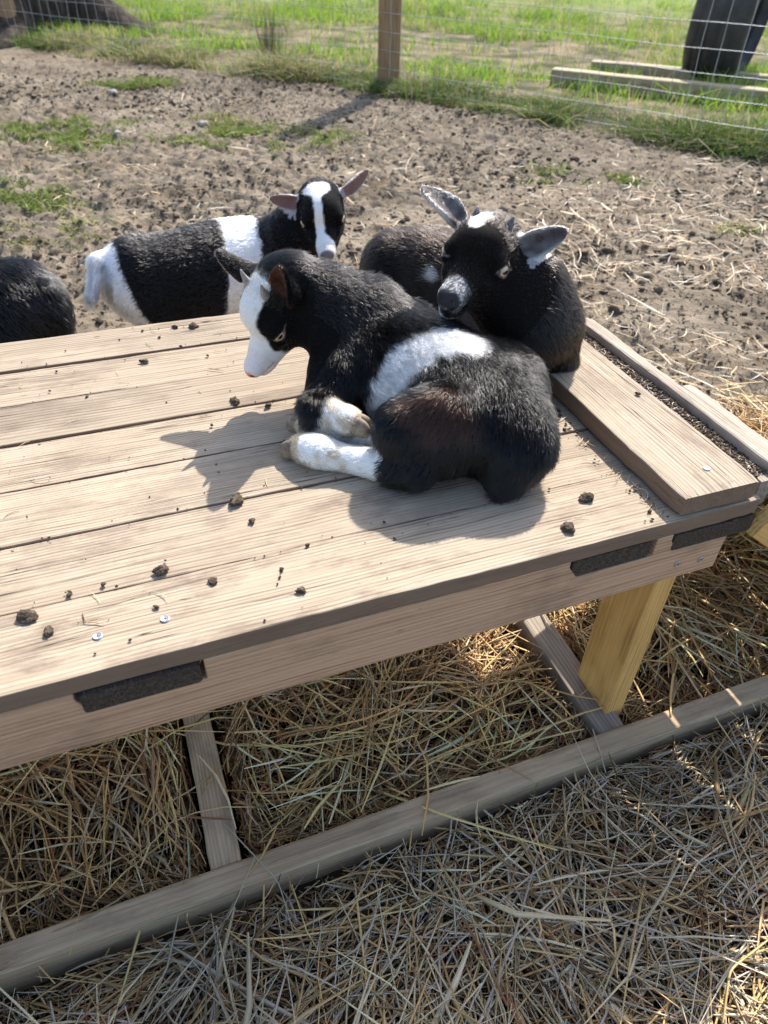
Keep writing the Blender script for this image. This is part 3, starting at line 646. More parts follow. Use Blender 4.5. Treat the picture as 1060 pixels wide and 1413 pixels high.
# the few long stalks that drape over the ground beam
def stalk(pix, wd, lab, col):
    P = np.array([W(px, py, z) for px, py, z in pix]); t = np.linspace(0, 1, 22); ts = np.linspace(0, 1, len(P))
    C = np.stack([np.interp(t, ts, P[:, j]) for j in range(3)], -1)
    for _ in range(2): C[1:-1] = (C[:-2] + 2 * C[1:-1] + C[2:]) / 4
    me = strand_mesh('stalk', C[None], np.array([wd]), np.array([col]), 3, taper=.3, roll=np.zeros(1)); o = link('straw_stalk', me, M['straw']); tag(o, lab, 'straw', 'long stalks in front'); return o
stalk([(590, 1112 - 0, -.395), (667, 1178, -.375), (618, 1240, -.384), (372, 1413, -.392)] if 0 else [(352, 1183, -.380), (318, 1262, -.388), (262, 1330, -.386), (200, 1408, -.398)], .0026, 'long pale stalk falling over the beam at left towards the bottom edge', (.55, .47, .33))
stalk([(300, 930 + 196, -.392), (346, 1175, -.382), (384, 1215, -.384), (405, 1285, -.395)], .0022, 'bent stalk crossing the beam beside the left cross beam', (.50, .42, .30))
stalk([(638, 1265, -.392), (668, 1318, -.388), (700, 1388, -.392)], .0036, 'reddish brown stem lying in the shaded hay at bottom', (.26, .12, .05))
stalk([(818, 1006, -.384), (826, 1030, -.386), (836, 1066, -.397)], .0022, 'short pale stalk over the beam below the yellow leg', (.6, .5, .32))
stalk([(1062, 1296, -.386), (1008, 1338, -.378), (998, 1412, -.388)], .0034, 'bent golden stalk in the sunlit hay at bottom right', (.62, .46, .2))
stalk([(893, 1294, -.388), (960, 1292, -.382), (1048, 1300, -.386)], .0026, 'straight pale stalk near the sunlit corner', (.6, .52, .36))

# ------------------------------------------------------------------ fence
def tube(pts, r, n=5, rr=None):
    pts = np.asarray(pts, float); d = nrm(np.gradient(pts, axis=0)); ref = np.array([0, 0, 1.0]) if abs(d[0][2]) < .9 else np.array([1.0, 0, 0])
    s = nrm(np.cross(d, ref)); u = np.cross(s, d); V = []; rr = np.full(len(pts), r) if rr is None else rr
    for j in range(n):
        an = 2 * math.pi * j / n; V.append(pts + (s * math.cos(an) + u * math.sin(an)) * rr[:, None])
    V = np.stack(V, 1).reshape(-1, 3); k = len(pts); F = [[i * n + j, i * n + (j + 1) % n, (i + 1) * n + (j + 1) % n, (i + 1) * n + j] for i in range(k - 1) for j in range(n)]
    return V, F
HW = [.045, .135, .24, .345, .45, .56, .68, .80, .93, 1.07]
def fence(p, q, stay, lab, sagseed, r):
    root = tag(empty('wire_fence', (*((p + q) / 2), 0)), lab, 'fence', 'wire fence runs'); c = np.array([*((p + q) / 2), 0]); L = np.hypot(*(q - p)); rng = np.random.default_rng(sagseed)
    t = np.linspace(0, 1, 40); off = .02 * np.sin(t * 9 + sagseed)
    nrm_ = np.array([-(q - p)[1], (q - p)[0]]) / L
    def base(tt, z):
        o = np.interp(tt, t, off); xy = p[None] + (q - p)[None] * tt[:, None] + nrm_[None] * (o * (.4 + z))[:, None]; return xy
    for k_, z in enumerate(HW):
        xy = base(t, z); g = G(xy[:, 0], xy[:, 1]); g = np.convolve(np.pad(g, 6, 'edge'), np.ones(13) / 13, 'valid')
        P = np.column_stack([xy, g * .4 + z + .003 * np.sin(t * 31 + k_)]); V, F = tube(P - c, r * 1.05, 5); link('line_wire', pymesh('line_wire', V, F, True), M['wire'], root)
    for k_ in range(int(L / stay)):
        tt = np.full(14, (k_ + .5) * stay / L + rng.normal(0, .0012)); zz = np.linspace(.02, 1.08, 14); xy = np.array([base(tt[:1], z)[0] for z in zz]); xy += rng.normal(0, .0022, (14, 2))
        g = float(G(xy[0, 0], xy[0, 1])); V, F = tube(np.column_stack([xy, g * .4 + zz]) - c, r, 4); link('stay_wire', pymesh('stay_wire', V, F, True), M['wire'], root)
fence(FP[2], FP[4], .107, 'woven wire fence running right from the centre post, before the tyre', 3, .0014)
fence(FP[0], FP[2], .107, 'woven wire fence running left from the centre post, before the tree', 5, .0013)
def post(xy, r, h_, lab, seed, lean=(0, 0)):
    n = 22; zz = np.linspace(-.1, h_, 26); V = []
    for z in zz:
        for j in range(n):
            an = 2 * math.pi * j / n; q = r * (1 + .05 * (float(vnoise(np.array([math.cos(an) * 1.5 + seed]), np.array([math.sin(an) * 1.5 + z * .7]), seed)[0]) - .5) + .025 * math.sin(5 * an + seed))
            V.append((z, q * math.cos(an) + lean[0] * z, q * math.sin(an) + lean[1] * z))
    F = [[i * n + j, i * n + (j + 1) % n, (i + 1) * n + (j + 1) % n, (i + 1) * n + j] for i in range(len(zz) - 1) for j in range(n)]; F.append([(len(zz) - 1) * n + j for j in range(n)])
    o = link('fence_post', pymesh('fence_post', V, F, True), M['post']); o.matrix_world = frame((xy[0], xy[1], 0), (0, 0, 1.0), (1.0, 0, 0), (0, 1.0, 0)); tag(o, lab, 'post', 'round wooden fence posts'); return o
nn = np.array([.5, .86])
post(FP[2] + nn * .085, .075, 1.62, 'round wooden fence post at the middle of the fence', 3)
post(np.array([W(15, 58, -T)[0], W(15, 58, -T)[1]]) + nn * .02, .09, 1.7, 'wooden fence post at the far left by the tree', 8)
# dry weed stalks by the fence
wp = W(370, 95, -T); n = 90; th = RNG.uniform(0, 6.28, n); rr = np.abs(RNG.normal(0, .05, n)); h_ = RNG.uniform(.08, .34, n); t = np.linspace(0, 1, 5)[None, :, None]
d = np.stack([np.cos(th) * .16, np.sin(th) * .16, np.ones(n)], -1)
P = np.stack([rr * np.cos(th), rr * np.sin(th), np.zeros(n)], -1)[:, None] + d[:, None] * h_[:, None, None] * t
me = strand_mesh('dry_weed', P, RNG.uniform(.003, .006, n), np.array([(.16, .115, .07)]) * RNG.uniform(.5, 1.6, (n, 1)), 3, flat=False)
tag(link('dry_weed', me, M['straw'], loc=(wp[0], wp[1] + .12, float(G(wp[0], wp[1] + .12)))), 'brown dry weed clump standing in the fence grass', 'weed')

# ------------------------------------------------------------------ beyond the fence: timbers, tyre, tree
def timber(p, q, hgt, dep, lab, seed, z0):
    p = np.array([*p, 0]); q = np.array([*q, 0]); X = nrm(q - p); Y = np.cross(Z3, X); L = np.linalg.norm(q - p); me = board_mesh('timber', L, dep, hgt, seed, bev=.012, wear=.006, segs=50, bow=.004)
    o = link('timber', me, M['timber']); c = (p + q) / 2; o.matrix_world = frame((c[0], c[1], z0 + hgt / 2), X, Y, Z3); tag(o, lab, 'timber', 'timbers lying beyond the fence'); return o
fr_l = W(762, 130, -T); fr_r = W(1060, 163, -T); dirx = (fr_r - fr_l)[:2]
timber(fr_l[:2] + nrm(dirx) * .0 + np.array([0, .08]), fr_r[:2] + dirx * .6 + np.array([0, .08]), .135, .12, 'square timber lying on the grass just behind the right fence', 3, .012)
bk_l = W(815, 112, -T); bk_r = W(1060, 134, -T); dirb = (bk_r - bk_l)[:2]
timber(bk_l[:2] + np.array([0, .05]), bk_r[:2] + dirb * .8 + np.array([0, .05]), .10, .12, 'second timber lying behind the front one, partly behind the tyre', 4, .03)
def tyre():
    R, w_, n = .52, .40, 72
    prof = [(R - .17, -w_ * .36), (R - .12, -w_ * .47), (R - .125, -w_ * .5), (R - .09, -w_ * .485)]
    gro = []
    for k_ in range(5):
        y0 = -w_ * .45 + k_ * w_ * .18; gro += [(R, y0 + .004), (R + .004 - abs(k_ - 2) * .003, y0 + w_ * .075), (R, y0 + w_ * .15 - .004), (R - .006, y0 + w_ * .15), (R - .006, y0 + w_ * .175)]
    gro = [(r_g - .075 * (abs(y_g) / (w_ * .5)) ** 2.4, y_g) for r_g, y_g in gro]; prof += gro[:-2] + [(R - .09, w_ * .485), (R - .125, w_ * .5), (R - .12, w_ * .47), (R - .17, w_ * .36), (R - .175, w_ * .30), (R - .06, w_ * .42), (R - .035, 0), (R - .06, -w_ * .42), (R - .175, -w_ * .30)]
    V, F = [], []; k = len(prof)
    for i in range(n):
        an = 2 * math.pi * i / n
        for j, (r, y) in enumerate(prof):
            rr = r - (.003 if (i % 3 == 0 and 3 < j < k - 9) else 0); V.append((rr * math.cos(an), y, rr * math.sin(an)))
    for i in range(n):
        for j in range(k): F.append([i * k + j, i * k + (j + 1) % k, ((i + 1) % n) * k + (j + 1) % k, ((i + 1) % n) * k + j])
    return pymesh('tyre', V, F, True)
m = NT('tyre_rubber'); v = m.n('TexCoord').outputs['Object']
m.pbr(m.mix(m.ramp(m.noise(v, 6, 6, .65), [(.4, 0.0), (.7, .5)]), (.026, .026, .029), (.10, .093, .085)), m.ramp(m.noise(v, 14, 4), [(.3, .45), (.7, .75)]), m.bump(m.noise(v, 60, 5, .6), .25, .004), spec=.45); M['rubber'] = m.m
tb = W(985, 122, -T); o = link('tyre', tyre(), M['rubber']); tag(o, 'large black tyre standing upright behind the right fence', 'tyre')
o.matrix_world = Matrix.Translation((tb[0] + .03, tb[1] + .10, .49)) @ Matrix.Rotation(math.radians(240), 4, 'Z') @ Matrix.Rotation(math.radians(-4), 4, 'X')
# tree
tr_c = W(28, 46, -T); tr_c = np.array([tr_c[0] - .1, tr_c[1] + .25])
def trunk():
    n, kz = 96, 40; V = []; lob = [(-.12, .62, .20), (1.3, .30, .25), (2.6, .4, .22), (3.9, .35, .22), (5.0, .42, .2)]
    for i in range(kz):
        z = -.1 + 3.4 * (i / (kz - 1)) ** 1.7; f = math.exp(-max(z, 0) / .26)
        for j in range(n):
            an = 2 * math.pi * j / n; r = .50 + .12 * math.exp(-max(z, 0) / .9)
            for c_, amp, wd in lob:
                d_ = (an - c_ + math.pi) % (2 * math.pi) - math.pi; r += (amp * 1.5 * f + .05) * math.exp(-(d_ / (wd + .12 * (1 - f))) ** 2)
            r += .022 * math.sin(17 * an + 2.2 * math.sin(z * 3.1)) + .05 * (float(vnoise(np.array([an * 6.0]), np.array([z * 2.2]), 77)[0]) - .5); V.append((r * math.cos(an), r * math.sin(an), z))
    F = [[i * n + j, i * n + (j + 1) % n, (i + 1) * n + (j + 1) % n, (i + 1) * n + j] for i in range(kz - 1) for j in range(n)]; F.append([(kz - 1) * n + j for j in range(n)])
    return pymesh('trunk', V, F, True)
m = NT('bark'); v = m.n('TexCoord').outputs['Object']; bk = m.noise(m.mapping(v, (9, 9, 1.6)), 2.0, 7, .68)
m.pbr(m.ramp(bk, [(.3, (.022, .017, .014)), (.52, (.07, .055, .044)), (.72, (.16, .13, .105))]), .95, m.bump(bk, 1.0, .04), spec=.1); M['bark'] = m.m
tree = tag(empty('tree', (*tr_c, 0)), 'broad dark tree base with flaring roots behind the left fence', 'tree'); link('trunk', trunk(), M['bark'], tree)
for (a0, z0, L_, el) in ((.4, 2.9, 1.6, .9), (2.3, 3.1, 1.8, 1.0), (4.4, 3.0, 1.7, .8)):
    t = np.linspace(0, 1, 12)[:, None]; P = np.array([0, 0, z0]) + t * L_ * np.array([math.cos(a0) * math.cos(el), math.sin(a0) * math.cos(el), math.sin(el)]) + t ** 2 * np.array([0, 0, .5]); V, F = tube(P, .1, 12, rr=np.linspace(.26, .07, 12)); link('limb', pymesh('limb', V, F, True), M['bark'], tree)
# ------------------------------------------------------------------ goats: one continuous surface grown from a smooth distance field
def v3(*p): return np.array(p, float)
class Goat:
    def __init__(s, vox, floor=None): s.P = []; s.sub = []; s.vox = vox; s.floor = floor; s.heads = []; s.eyes = []; s.horns = []; s.hooves = []; s.flows = []
    def cone(s, p, q, r1, r2, k=.02, coat='k', flow=None, fw=1.0):
        p, q = np.asarray(p, float), np.asarray(q, float); s.P.append(('c', p, q, r1, r2, k, coat))
        s.flows.append((p, q, nrm(q - p) if flow is None else nrm(flow), max(r1, r2), fw))
    def chain(s, pts, rad, k=.02, coat='k', fw=1.0):
        pts = np.asarray(pts, float); rad = np.asarray(rad, float); n = len(pts); t = np.arange(n); m = (n - 1) * 3 + 1; tt = np.linspace(0, n - 1, m); Q = []
        for x in tt:
            i = min(int(x), n - 2); f = x - i; p0 = pts[max(i - 1, 0)]; p1 = pts[i]; p2 = pts[i + 1]; p3 = pts[min(i + 2, n - 1)]
            Q.append(.5 * ((2 * p1) + (-p0 + p2) * f + (2 * p0 - 5 * p1 + 4 * p2 - p3) * f * f + (-p0 + 3 * p1 - 3 * p2 + p3) * f ** 3))
        rr = np.interp(tt, t, rad)
        for i in range(m - 1): s.cone(Q[i], Q[i + 1], rr[i], rr[i + 1], k, coat, fw=fw)
    def ell(s, c, R, r, k=.02, coat='k', flow=None, fw=1.0):
        c = np.asarray(c, float); R = np.asarray(R, float); r = np.asarray(r, float); s.P.append(('e', c, R, r, k, coat))
        if flow is not None: s.flows.append((c, c + 1e-4, nrm(flow), float(max(r)), fw))
    def ear(s, base, tip, face, wid, k=.008, coat='k', th=.0054):
        base, tip = np.asarray(base, float), np.asarray(tip, float); e1 = nrm(tip - base); e3 = nrm(face - (face @ e1) * e1); e2 = np.cross(e3, e1)
        s.P.append(('r', base, np.stack([e1, e2, e3]), np.linalg.norm(tip - base), wid, th, k, coat)); s.flows.append((base, tip, e1, wid * .8, 2.0))
    @staticmethod
    def dist(pr, X):
        if pr[0] == 'c':
            _, p, q, r1, r2, k, _c = pr; d = q - p; t = np.clip(((X - p) @ d) / (d @ d), 0, 1); return np.linalg.norm(X - p - t[..., None] * d, axis=-1) - (r1 + (r2 - r1) * t)
        if pr[0] == 'e':
            _, c, R, r, k, _c = pr; l = (X - c) @ R; k0 = np.linalg.norm(l / r, axis=-1); k1 = np.linalg.norm(l / r ** 2, axis=-1) + 1e-9; return k0 * (k0 - 1) / k1
        _, b, E, L, wd, th, k, _c = pr; l = (X - b) @ E.T; u = l[..., 0] / L; uc = np.clip(u, 0, 1)
        w_ = wd * (.42 + .58 * np.sin(np.clip(uc / .42, 0, 1) * np.pi / 2)) * np.sqrt(np.clip(1 - uc ** 1.9, .012, 1))
        cup = (l[..., 1] / wd) ** 2 * wd * .85 * (1 - .4 * uc) + .06 * L * np.sin(uc * 2.6)
        d1 = np.abs(l[..., 2] - cup) * .8 - th * (1 - .45 * uc); d2 = np.abs(l[..., 1]) - w_; d3 = np.maximum(-u, u - 1) * L
        q = np.stack([np.maximum(d1 + .002, 0), np.maximum(np.maximum(d2, d3) + .002, 0)], -1)
        return np.linalg.norm(q, axis=-1) + np.minimum(np.maximum(np.maximum(d1, d2), d3) + .002, 0) - .002
    @staticmethod
    def box(pr):
        if pr[0] == 'c': return np.minimum(pr[1] - pr[3], pr[2] - pr[4]), np.maximum(pr[1] + pr[3], pr[2] + pr[4]), pr[5]
        if pr[0] == 'e': h = np.full(3, max(pr[3])); return pr[1] - h, pr[1] + h, pr[4]
        tip = pr[1] + pr[2][0] * pr[3]; m = pr[4] * 1.3; return np.minimum(pr[1], tip) - m, np.maximum(pr[1], tip) + m, pr[6]
    def head(s, R, t, sc, lid=(.0, .0), coat='k', eye_open=(22, 18), jaw=1.0):
        """R columns: nose, left, up"""
        R = np.asarray(R, float); t = np.asarray(t, float)
        def H(x, y, z): return t + R @ (np.array([x, y, z]) * sc)
        back = -R[:, 0] * .8 + R[:, 2] * .2
        s.ell(H(-.002, 0, .004), R, v3(.046, .039, .042) * sc, .015, coat, back)
        s.ell(H(.026, 0, .016), R, v3(.036, .035, .031) * sc, .012, coat, back)
        s.cone(H(.050, 0, -.009), H(.101, 0, -.0145), .0245 * sc, .0165 * sc, .013, coat, back)
        s.ell(H(.1115, 0, -.0125), R, v3(.0140, .0142, .0125) * sc, .008, coat, back)
        s.ell(H(.101, 0, -.0315), R, v3(.0185, .0118, .0098) * sc, .006, coat, back)
        for y in (1, -1):
            s.cone(H(.006, y * .015, -.031 * jaw), H(.090, y * .005, -.0275), .0285 * sc, .0118 * sc, .012, coat, back)
            s.ell(H(.020, y * .019, -.014 * jaw), R, v3(.034, .022, .033) * sc, .012, coat, back)
            s.ell(H(.036, y * .0285, .0175), R, v3(.019, .0090, .0080) * sc, .007, coat, back)
            s.ell(H(.052, y * .0245, -.010), R, v3(.018, .009, .010) * sc, .008, coat, back)
            ec = H(.0435, y * .0308, .0055); er = .0120 * sc; od = nrm(R @ v3(.32, y * .94, .06)); fdir = nrm(R[:, 0] - (R[:, 0] @ od) * od); udir = np.cross(od, fdir) * y; udir = udir if udir @ R[:, 2] > 0 else -udir
            s.eyes.append((ec, er, od, fdir, udir, eye_open)); s.sub.append((H(.122, y * .0075, -.0105), R, v3(.0042, .0026, .0034) * sc, .002))
            s.sub.append((H(.109, y * .0135, -.0245), R, v3(.019, .0055, .0013) * sc, .0015))
        s.heads.append((R, t, sc)); return H
    def field(s):
        lo = np.min([s.box(p)[0] for p in s.P], 0) - .02; hi = np.max([s.box(p)[1] for p in s.P], 0) + .02
        if s.floor is not None: lo[2] = max(lo[2], s.floor - 3 * s.vox)
        n = np.ceil((hi - lo) / s.vox).astype(int) + 1; F = np.full(n, .05, np.float32); ax = [lo[i] + np.arange(n[i]) * s.vox for i in range(3)]
        def sub(a, b):
            i0 = np.clip(((a - lo) / s.vox).astype(int), 0, n - 1); i1 = np.clip(np.ceil((b - lo) / s.vox).astype(int) + 1, 1, n); sl = tuple(slice(i0[i], i1[i]) for i in range(3))
            return sl, np.stack(np.meshgrid(*[ax[i][sl[i]] for i in range(3)], indexing='ij'), -1)
        for pr in s.P:
            a, b, k = s.box(pr); sl, X = sub(a - k - .012, b + k + .012)
            if X.size == 0: continue
            d = s.dist(pr, X).astype(np.float32); f = F[sl]; h_ = np.clip(.5 + .5 * (f - d) / k, 0, 1); F[sl] = f * (1 - h_) + d * h_ - k * h_ * (1 - h_)
        for c, R, r, k in s.sub:
            sl, X = sub(c - .04, c + .04); d = -s.dist(('e', c, R, r, k, ''), X).astype(np.float32); f = F[sl]; h_ = np.clip(.5 - .5 * (f - d) / k, 0, 1); F[sl] = f * (1 - h_) + d * h_ + k * h_ * (1 - h_)
        for ec, er, od, fd, ud, op in s.eyes:
            sl, X = sub(ec - .035, ec + .035); r, slit = s.lids(X, (ec, er, od, fd, ud, op))
            f = F[sl]; ball = r - er * 1.005
            lidd = np.maximum(r - er * 1.15, slit * math.pi / 180 * er)     # shell outside the slit
            f = np.maximum(f, -(ball - .0004)); h_ = np.clip(.5 + .5 * (f - lidd) / .0022, 0, 1); f2 = f * (1 - h_) + lidd * h_ - .0022 * h_ * (1 - h_); F[sl] = np.maximum(f2, -(ball)) if False else np.where(r < er * 1.9, f2, F[sl])
        if s.floor is not None: F = np.maximum(F, (s.floor - ax[2])[None, None].astype(np.float32))
        return F, lo
    def mesh(s):
        F, lo = s.field(); n = np.array(F.shape); ins = F < 0
        c = [ins[i:n[0] - 1 + i, j:n[1] - 1 + j, k:n[2] - 1 + k] for i in (0, 1) for j in (0, 1) for k in (0, 1)]
        cnt = sum(x.astype(np.int8) for x in c); act = np.argwhere((cnt > 0) & (cnt < 8)); acc = np.zeros((len(act), 3)); num = np.zeros(len(act))
        offs = np.array([(i, j, k) for i in (0, 1) for j in (0, 1) for k in (0, 1)])
        for a in range(8):
            for b in range(a + 1, 8):
                df = offs[b] - offs[a]
                if np.abs(df).sum() != 1: continue
                va = F[tuple((act + offs[a]).T)]; vb = F[tuple((act + offs[b]).T)]; m = (va < 0) != (vb < 0); t = np.where(m, va / (va - vb + 1e-12), 0)
                acc += m[:, None] * (offs[a] + df * t[:, None]); num += m
        V = lo + (act + acc / num[:, None]) * s.vox; idx = np.full(n - 1, -1, np.int32); idx[tuple(act.T)] = np.arange(len(act)); Q = []
        for ax_ in range(3):
            sl0 = [slice(None)] * 3; sl1 = [slice(None)] * 3; sl0[ax_] = slice(0, -1); sl1[ax_] = slice(1, None); o1, o2 = [i for i in range(3) if i != ax_]
            chg = np.argwhere(ins[tuple(sl0)] != ins[tuple(sl1)]); ok = (chg[:, o1] > 0) & (chg[:, o2] > 0) & (chg[:, o1] < n[o1] - 1) & (chg[:, o2] < n[o2] - 1); chg = chg[ok]
            e1 = np.zeros(3, int); e2 = np.zeros(3, int); e1[o1] = 1; e2[o2] = 1
            q = np.stack([idx[tuple((chg - e1 - e2).T)], idx[tuple((chg - e2).T)], idx[tuple(chg.T)], idx[tuple((chg - e1).T)]], -1)
            fl = ins[tuple(chg.T)] ^ (ax_ == 1); q = np.where(fl[:, None], q, q[:, ::-1]); Q.append(q)
        Q = np.concatenate(Q); Q = Q[(Q >= 0).all(1)]
        # light smoothing of the net
        for _ in range(2):
            s1 = np.zeros_like(V); cn = np.zeros(len(V))
            for a, b in ((0, 1), (1, 2), (2, 3), (3, 0)): np.add.at(s1, Q[:, a], V[Q[:, b]]); np.add.at(s1, Q[:, b], V[Q[:, a]]); np.add.at(cn, Q[:, a], 1); np.add.at(cn, Q[:, b], 1)
            V = V * .5 + .5 * s1 / np.maximum(cn, 1)[:, None]
        nr = np.zeros_like(V); fn = np.cross(V[Q[:, 2]] - V[Q[:, 0]], V[Q[:, 3]] - V[Q[:, 1]])
        for j in range(4): np.add.at(nr, Q[:, j], fn)
        return V, Q, nrm(nr)
    def hit(s, px, py):
        """the point of the grown surface met first when looking along a direction from the camera"""
        q = nrm(ray(px, py)); rel = s.V - CAM; t = rel @ q; d = np.linalg.norm(rel - t[:, None] * q, axis=1)
        for tol in (.004, .010, .03):
            k = np.where(d < tol)[0]
            if len(k): return s.V[k[np.argmin(t[k])]]
        return s.V[np.argmin(d)]
    def lids(s, X, e):
        ec, er, od, fd, ud, op = e; l = X - ec; r = np.linalg.norm(l, axis=-1); az = np.degrees(np.arctan2(l @ fd, np.maximum(l @ od, 1e-6))); el = np.degrees(np.arctan2(l @ ud - .12 * (l @ fd), np.maximum(l @ od, 1e-6)))
        sc = np.clip(1 - (az / 62) ** 2, 0, 1); return r, np.minimum(op[0] * sc - el, el + op[1] * sc)      # >0 inside the slit, degrees
    def base_coat(s, X):
        best = np.full(len(X), 1e9); lab = np.zeros(len(X), int); names = []
        for pr in s.P:
            cname = pr[-1]
            if cname not in names: names.append(cname)
            a, b, k = s.box(pr); m = ((X > a - .03) & (X < b + .03)).all(1)
            if not m.any(): continue
            d = np.full(len(X), 1e9); d[m] = s.dist(pr, X[m]); u = d < best; best = np.where(u, d, best); lab = np.where(u, names.index(cname), lab)
        return np.array(names)[lab]
    def flow(s, X, N):
        D = np.zeros_like(X)
        for p, q, d, r, fw in s.flows:
            pq = q - p; t = np.clip(((X - p) @ pq) / (pq @ pq), 0, 1); e = np.linalg.norm(X - p - t[:, None] * pq, axis=1); wgt = fw * np.exp(-(e / (r * 1.05)) ** 2 * 1.5) + 1e-7 * fw / (e + .01); D += wgt[:, None] * d
        D = nrm(D); D = D - (D * N).sum(1, keepdims=True) * N; return nrm(D)

COAT = {'k': (.0040, .0038, .0041), 'd': (.0070, .0048, .0040), 'w': (.78, .76, .72), 'b': (.50, .37, .22), 'n': (.048, .021, .012), 'p': (.62, .36, .32), 'g': (.30, .29, .30), 'r': (.14, .055, .035), 't': (.33, .25, .18), 's': (.02, .018, .018)}
m = NT('goat_skin'); at = m.n('Attribute', attribute_name='tint'); m.pbr(at.outputs['Color'], .8, spec=.08); M['skin'] = m.m
m = NT('goat_fur'); at = m.n('Attribute', attribute_name='tint'); hb = m.n('BsdfHairPrincipled', model='CHIANG', parametrization='COLOR')
m.l(at.outputs['Color'], hb.inputs['Color']); hb.inputs['Roughness'].default_value = .15; hb.inputs['Radial Roughness'].default_value = .25; hb.inputs['IOR'].default_value = 1.42; hb.inputs['Random Roughness'].default_value = .3; hb.inputs['Coat'].default_value = .0
m.l(hb.outputs[0], m.out.inputs[0]); M['fur'] = m.m
m = NT('goat_eye'); tc = m.n('TexCoord'); sp = m.n('SeparateXYZ'); m.l(tc.outputs['Object'], sp.inputs[0])   # local: x forward, y up, z out, unit sphere
def _band(x, k): return m.math('MULTIPLY', x, k)
ir = m.math('SQRT', m.math('ADD', m.math('POWER', sp.outputs[0], 2.0), m.math('POWER', sp.outputs[1], 2.0)))
iris = m.ramp(ir, [(.0, (.40, .27, .14)), (.42, (.55, .42, .28)), (.62, (.34, .24, .16)), (.70, (.05, .035, .03)), (.80, (.13, .10, .09))])
pu = m.math('ADD', m.math('POWER', m.math('DIVIDE', sp.outputs[0], .46), 2.0), m.math('POWER', m.math('DIVIDE', sp.outputs[1], .19), 2.0))
ec_ = m.mix(m.math('LESS_THAN', pu, 1.0), iris, (.006, .006, .008)); e_ = m.pbr(ec_, .08, spec=.6); e_.inputs['Coat Weight'].default_value = .7; e_.inputs['Coat Roughness'].default_value = .03; M['eye'] = m.m
m = NT('horn_bud'); v, r_ = objvec(m); m.pbr(m.ramp(m.noise(m.mapping(v, (1, 1, 3)), 120, 4), [(.3, (.16, .14, .12)), (.7, (.36, .33, .29))]), .5, m.bump(m.noise(v, 300, 4), .4, .001), spec=.4); M['horn'] = m.m
m = NT('horn_bud_dark'); v, r_ = objvec(m); m.pbr(m.ramp(m.noise(v, 200, 4), [(.3, (.05, .045, .045)), (.7, (.14, .13, .13))]), .5, spec=.4); M['hornk'] = m.m
m = NT('hoof'); v, r_ = objvec(m); m.pbr(m.ramp(m.noise(v, 110, 5, .6), [(.3, (.11, .08, .055)), (.7, (.34, .26, .18))]), .6, m.bump(m.noise(v, 260, 4), .5, .001), spec=.35); M['hoof'] = m.m

def horn_mesh(L, r):
    t = np.linspace(0, 1, 9)[:, None]; P = t * v3(0, 0, L) + t ** 2 * v3(-.22 * L, 0, 0); V, F = tube(P, r, 12, rr=r * (1 - .82 * np.linspace(0, 1, 9) ** 1.2)); F.append([8 * 12 + j for j in range(12)]); return pymesh('horn', V, F, True)
def hoof_mesh(r):
    """cloven hoof: two toes side by side, flat soles, pointing +x"""
    VV, FF, off = [], [], 0
    for sd_ in (1, -1):
        V, F = I2; V = V.copy(); V[:, 0] = V[:, 0] * (1.25 + .25 * np.clip(-V[:, 2], 0, 1)); V[:, 1] *= .56; V[:, 2] = np.clip(V[:, 2], -.62, 1); V[:, 1] += sd_ * .5; VV.append(V * r); FF.append(F + off); off += len(V)
    return mesh_np('hoof', np.concatenate(VV), np.concatenate(FF), smooth=True)

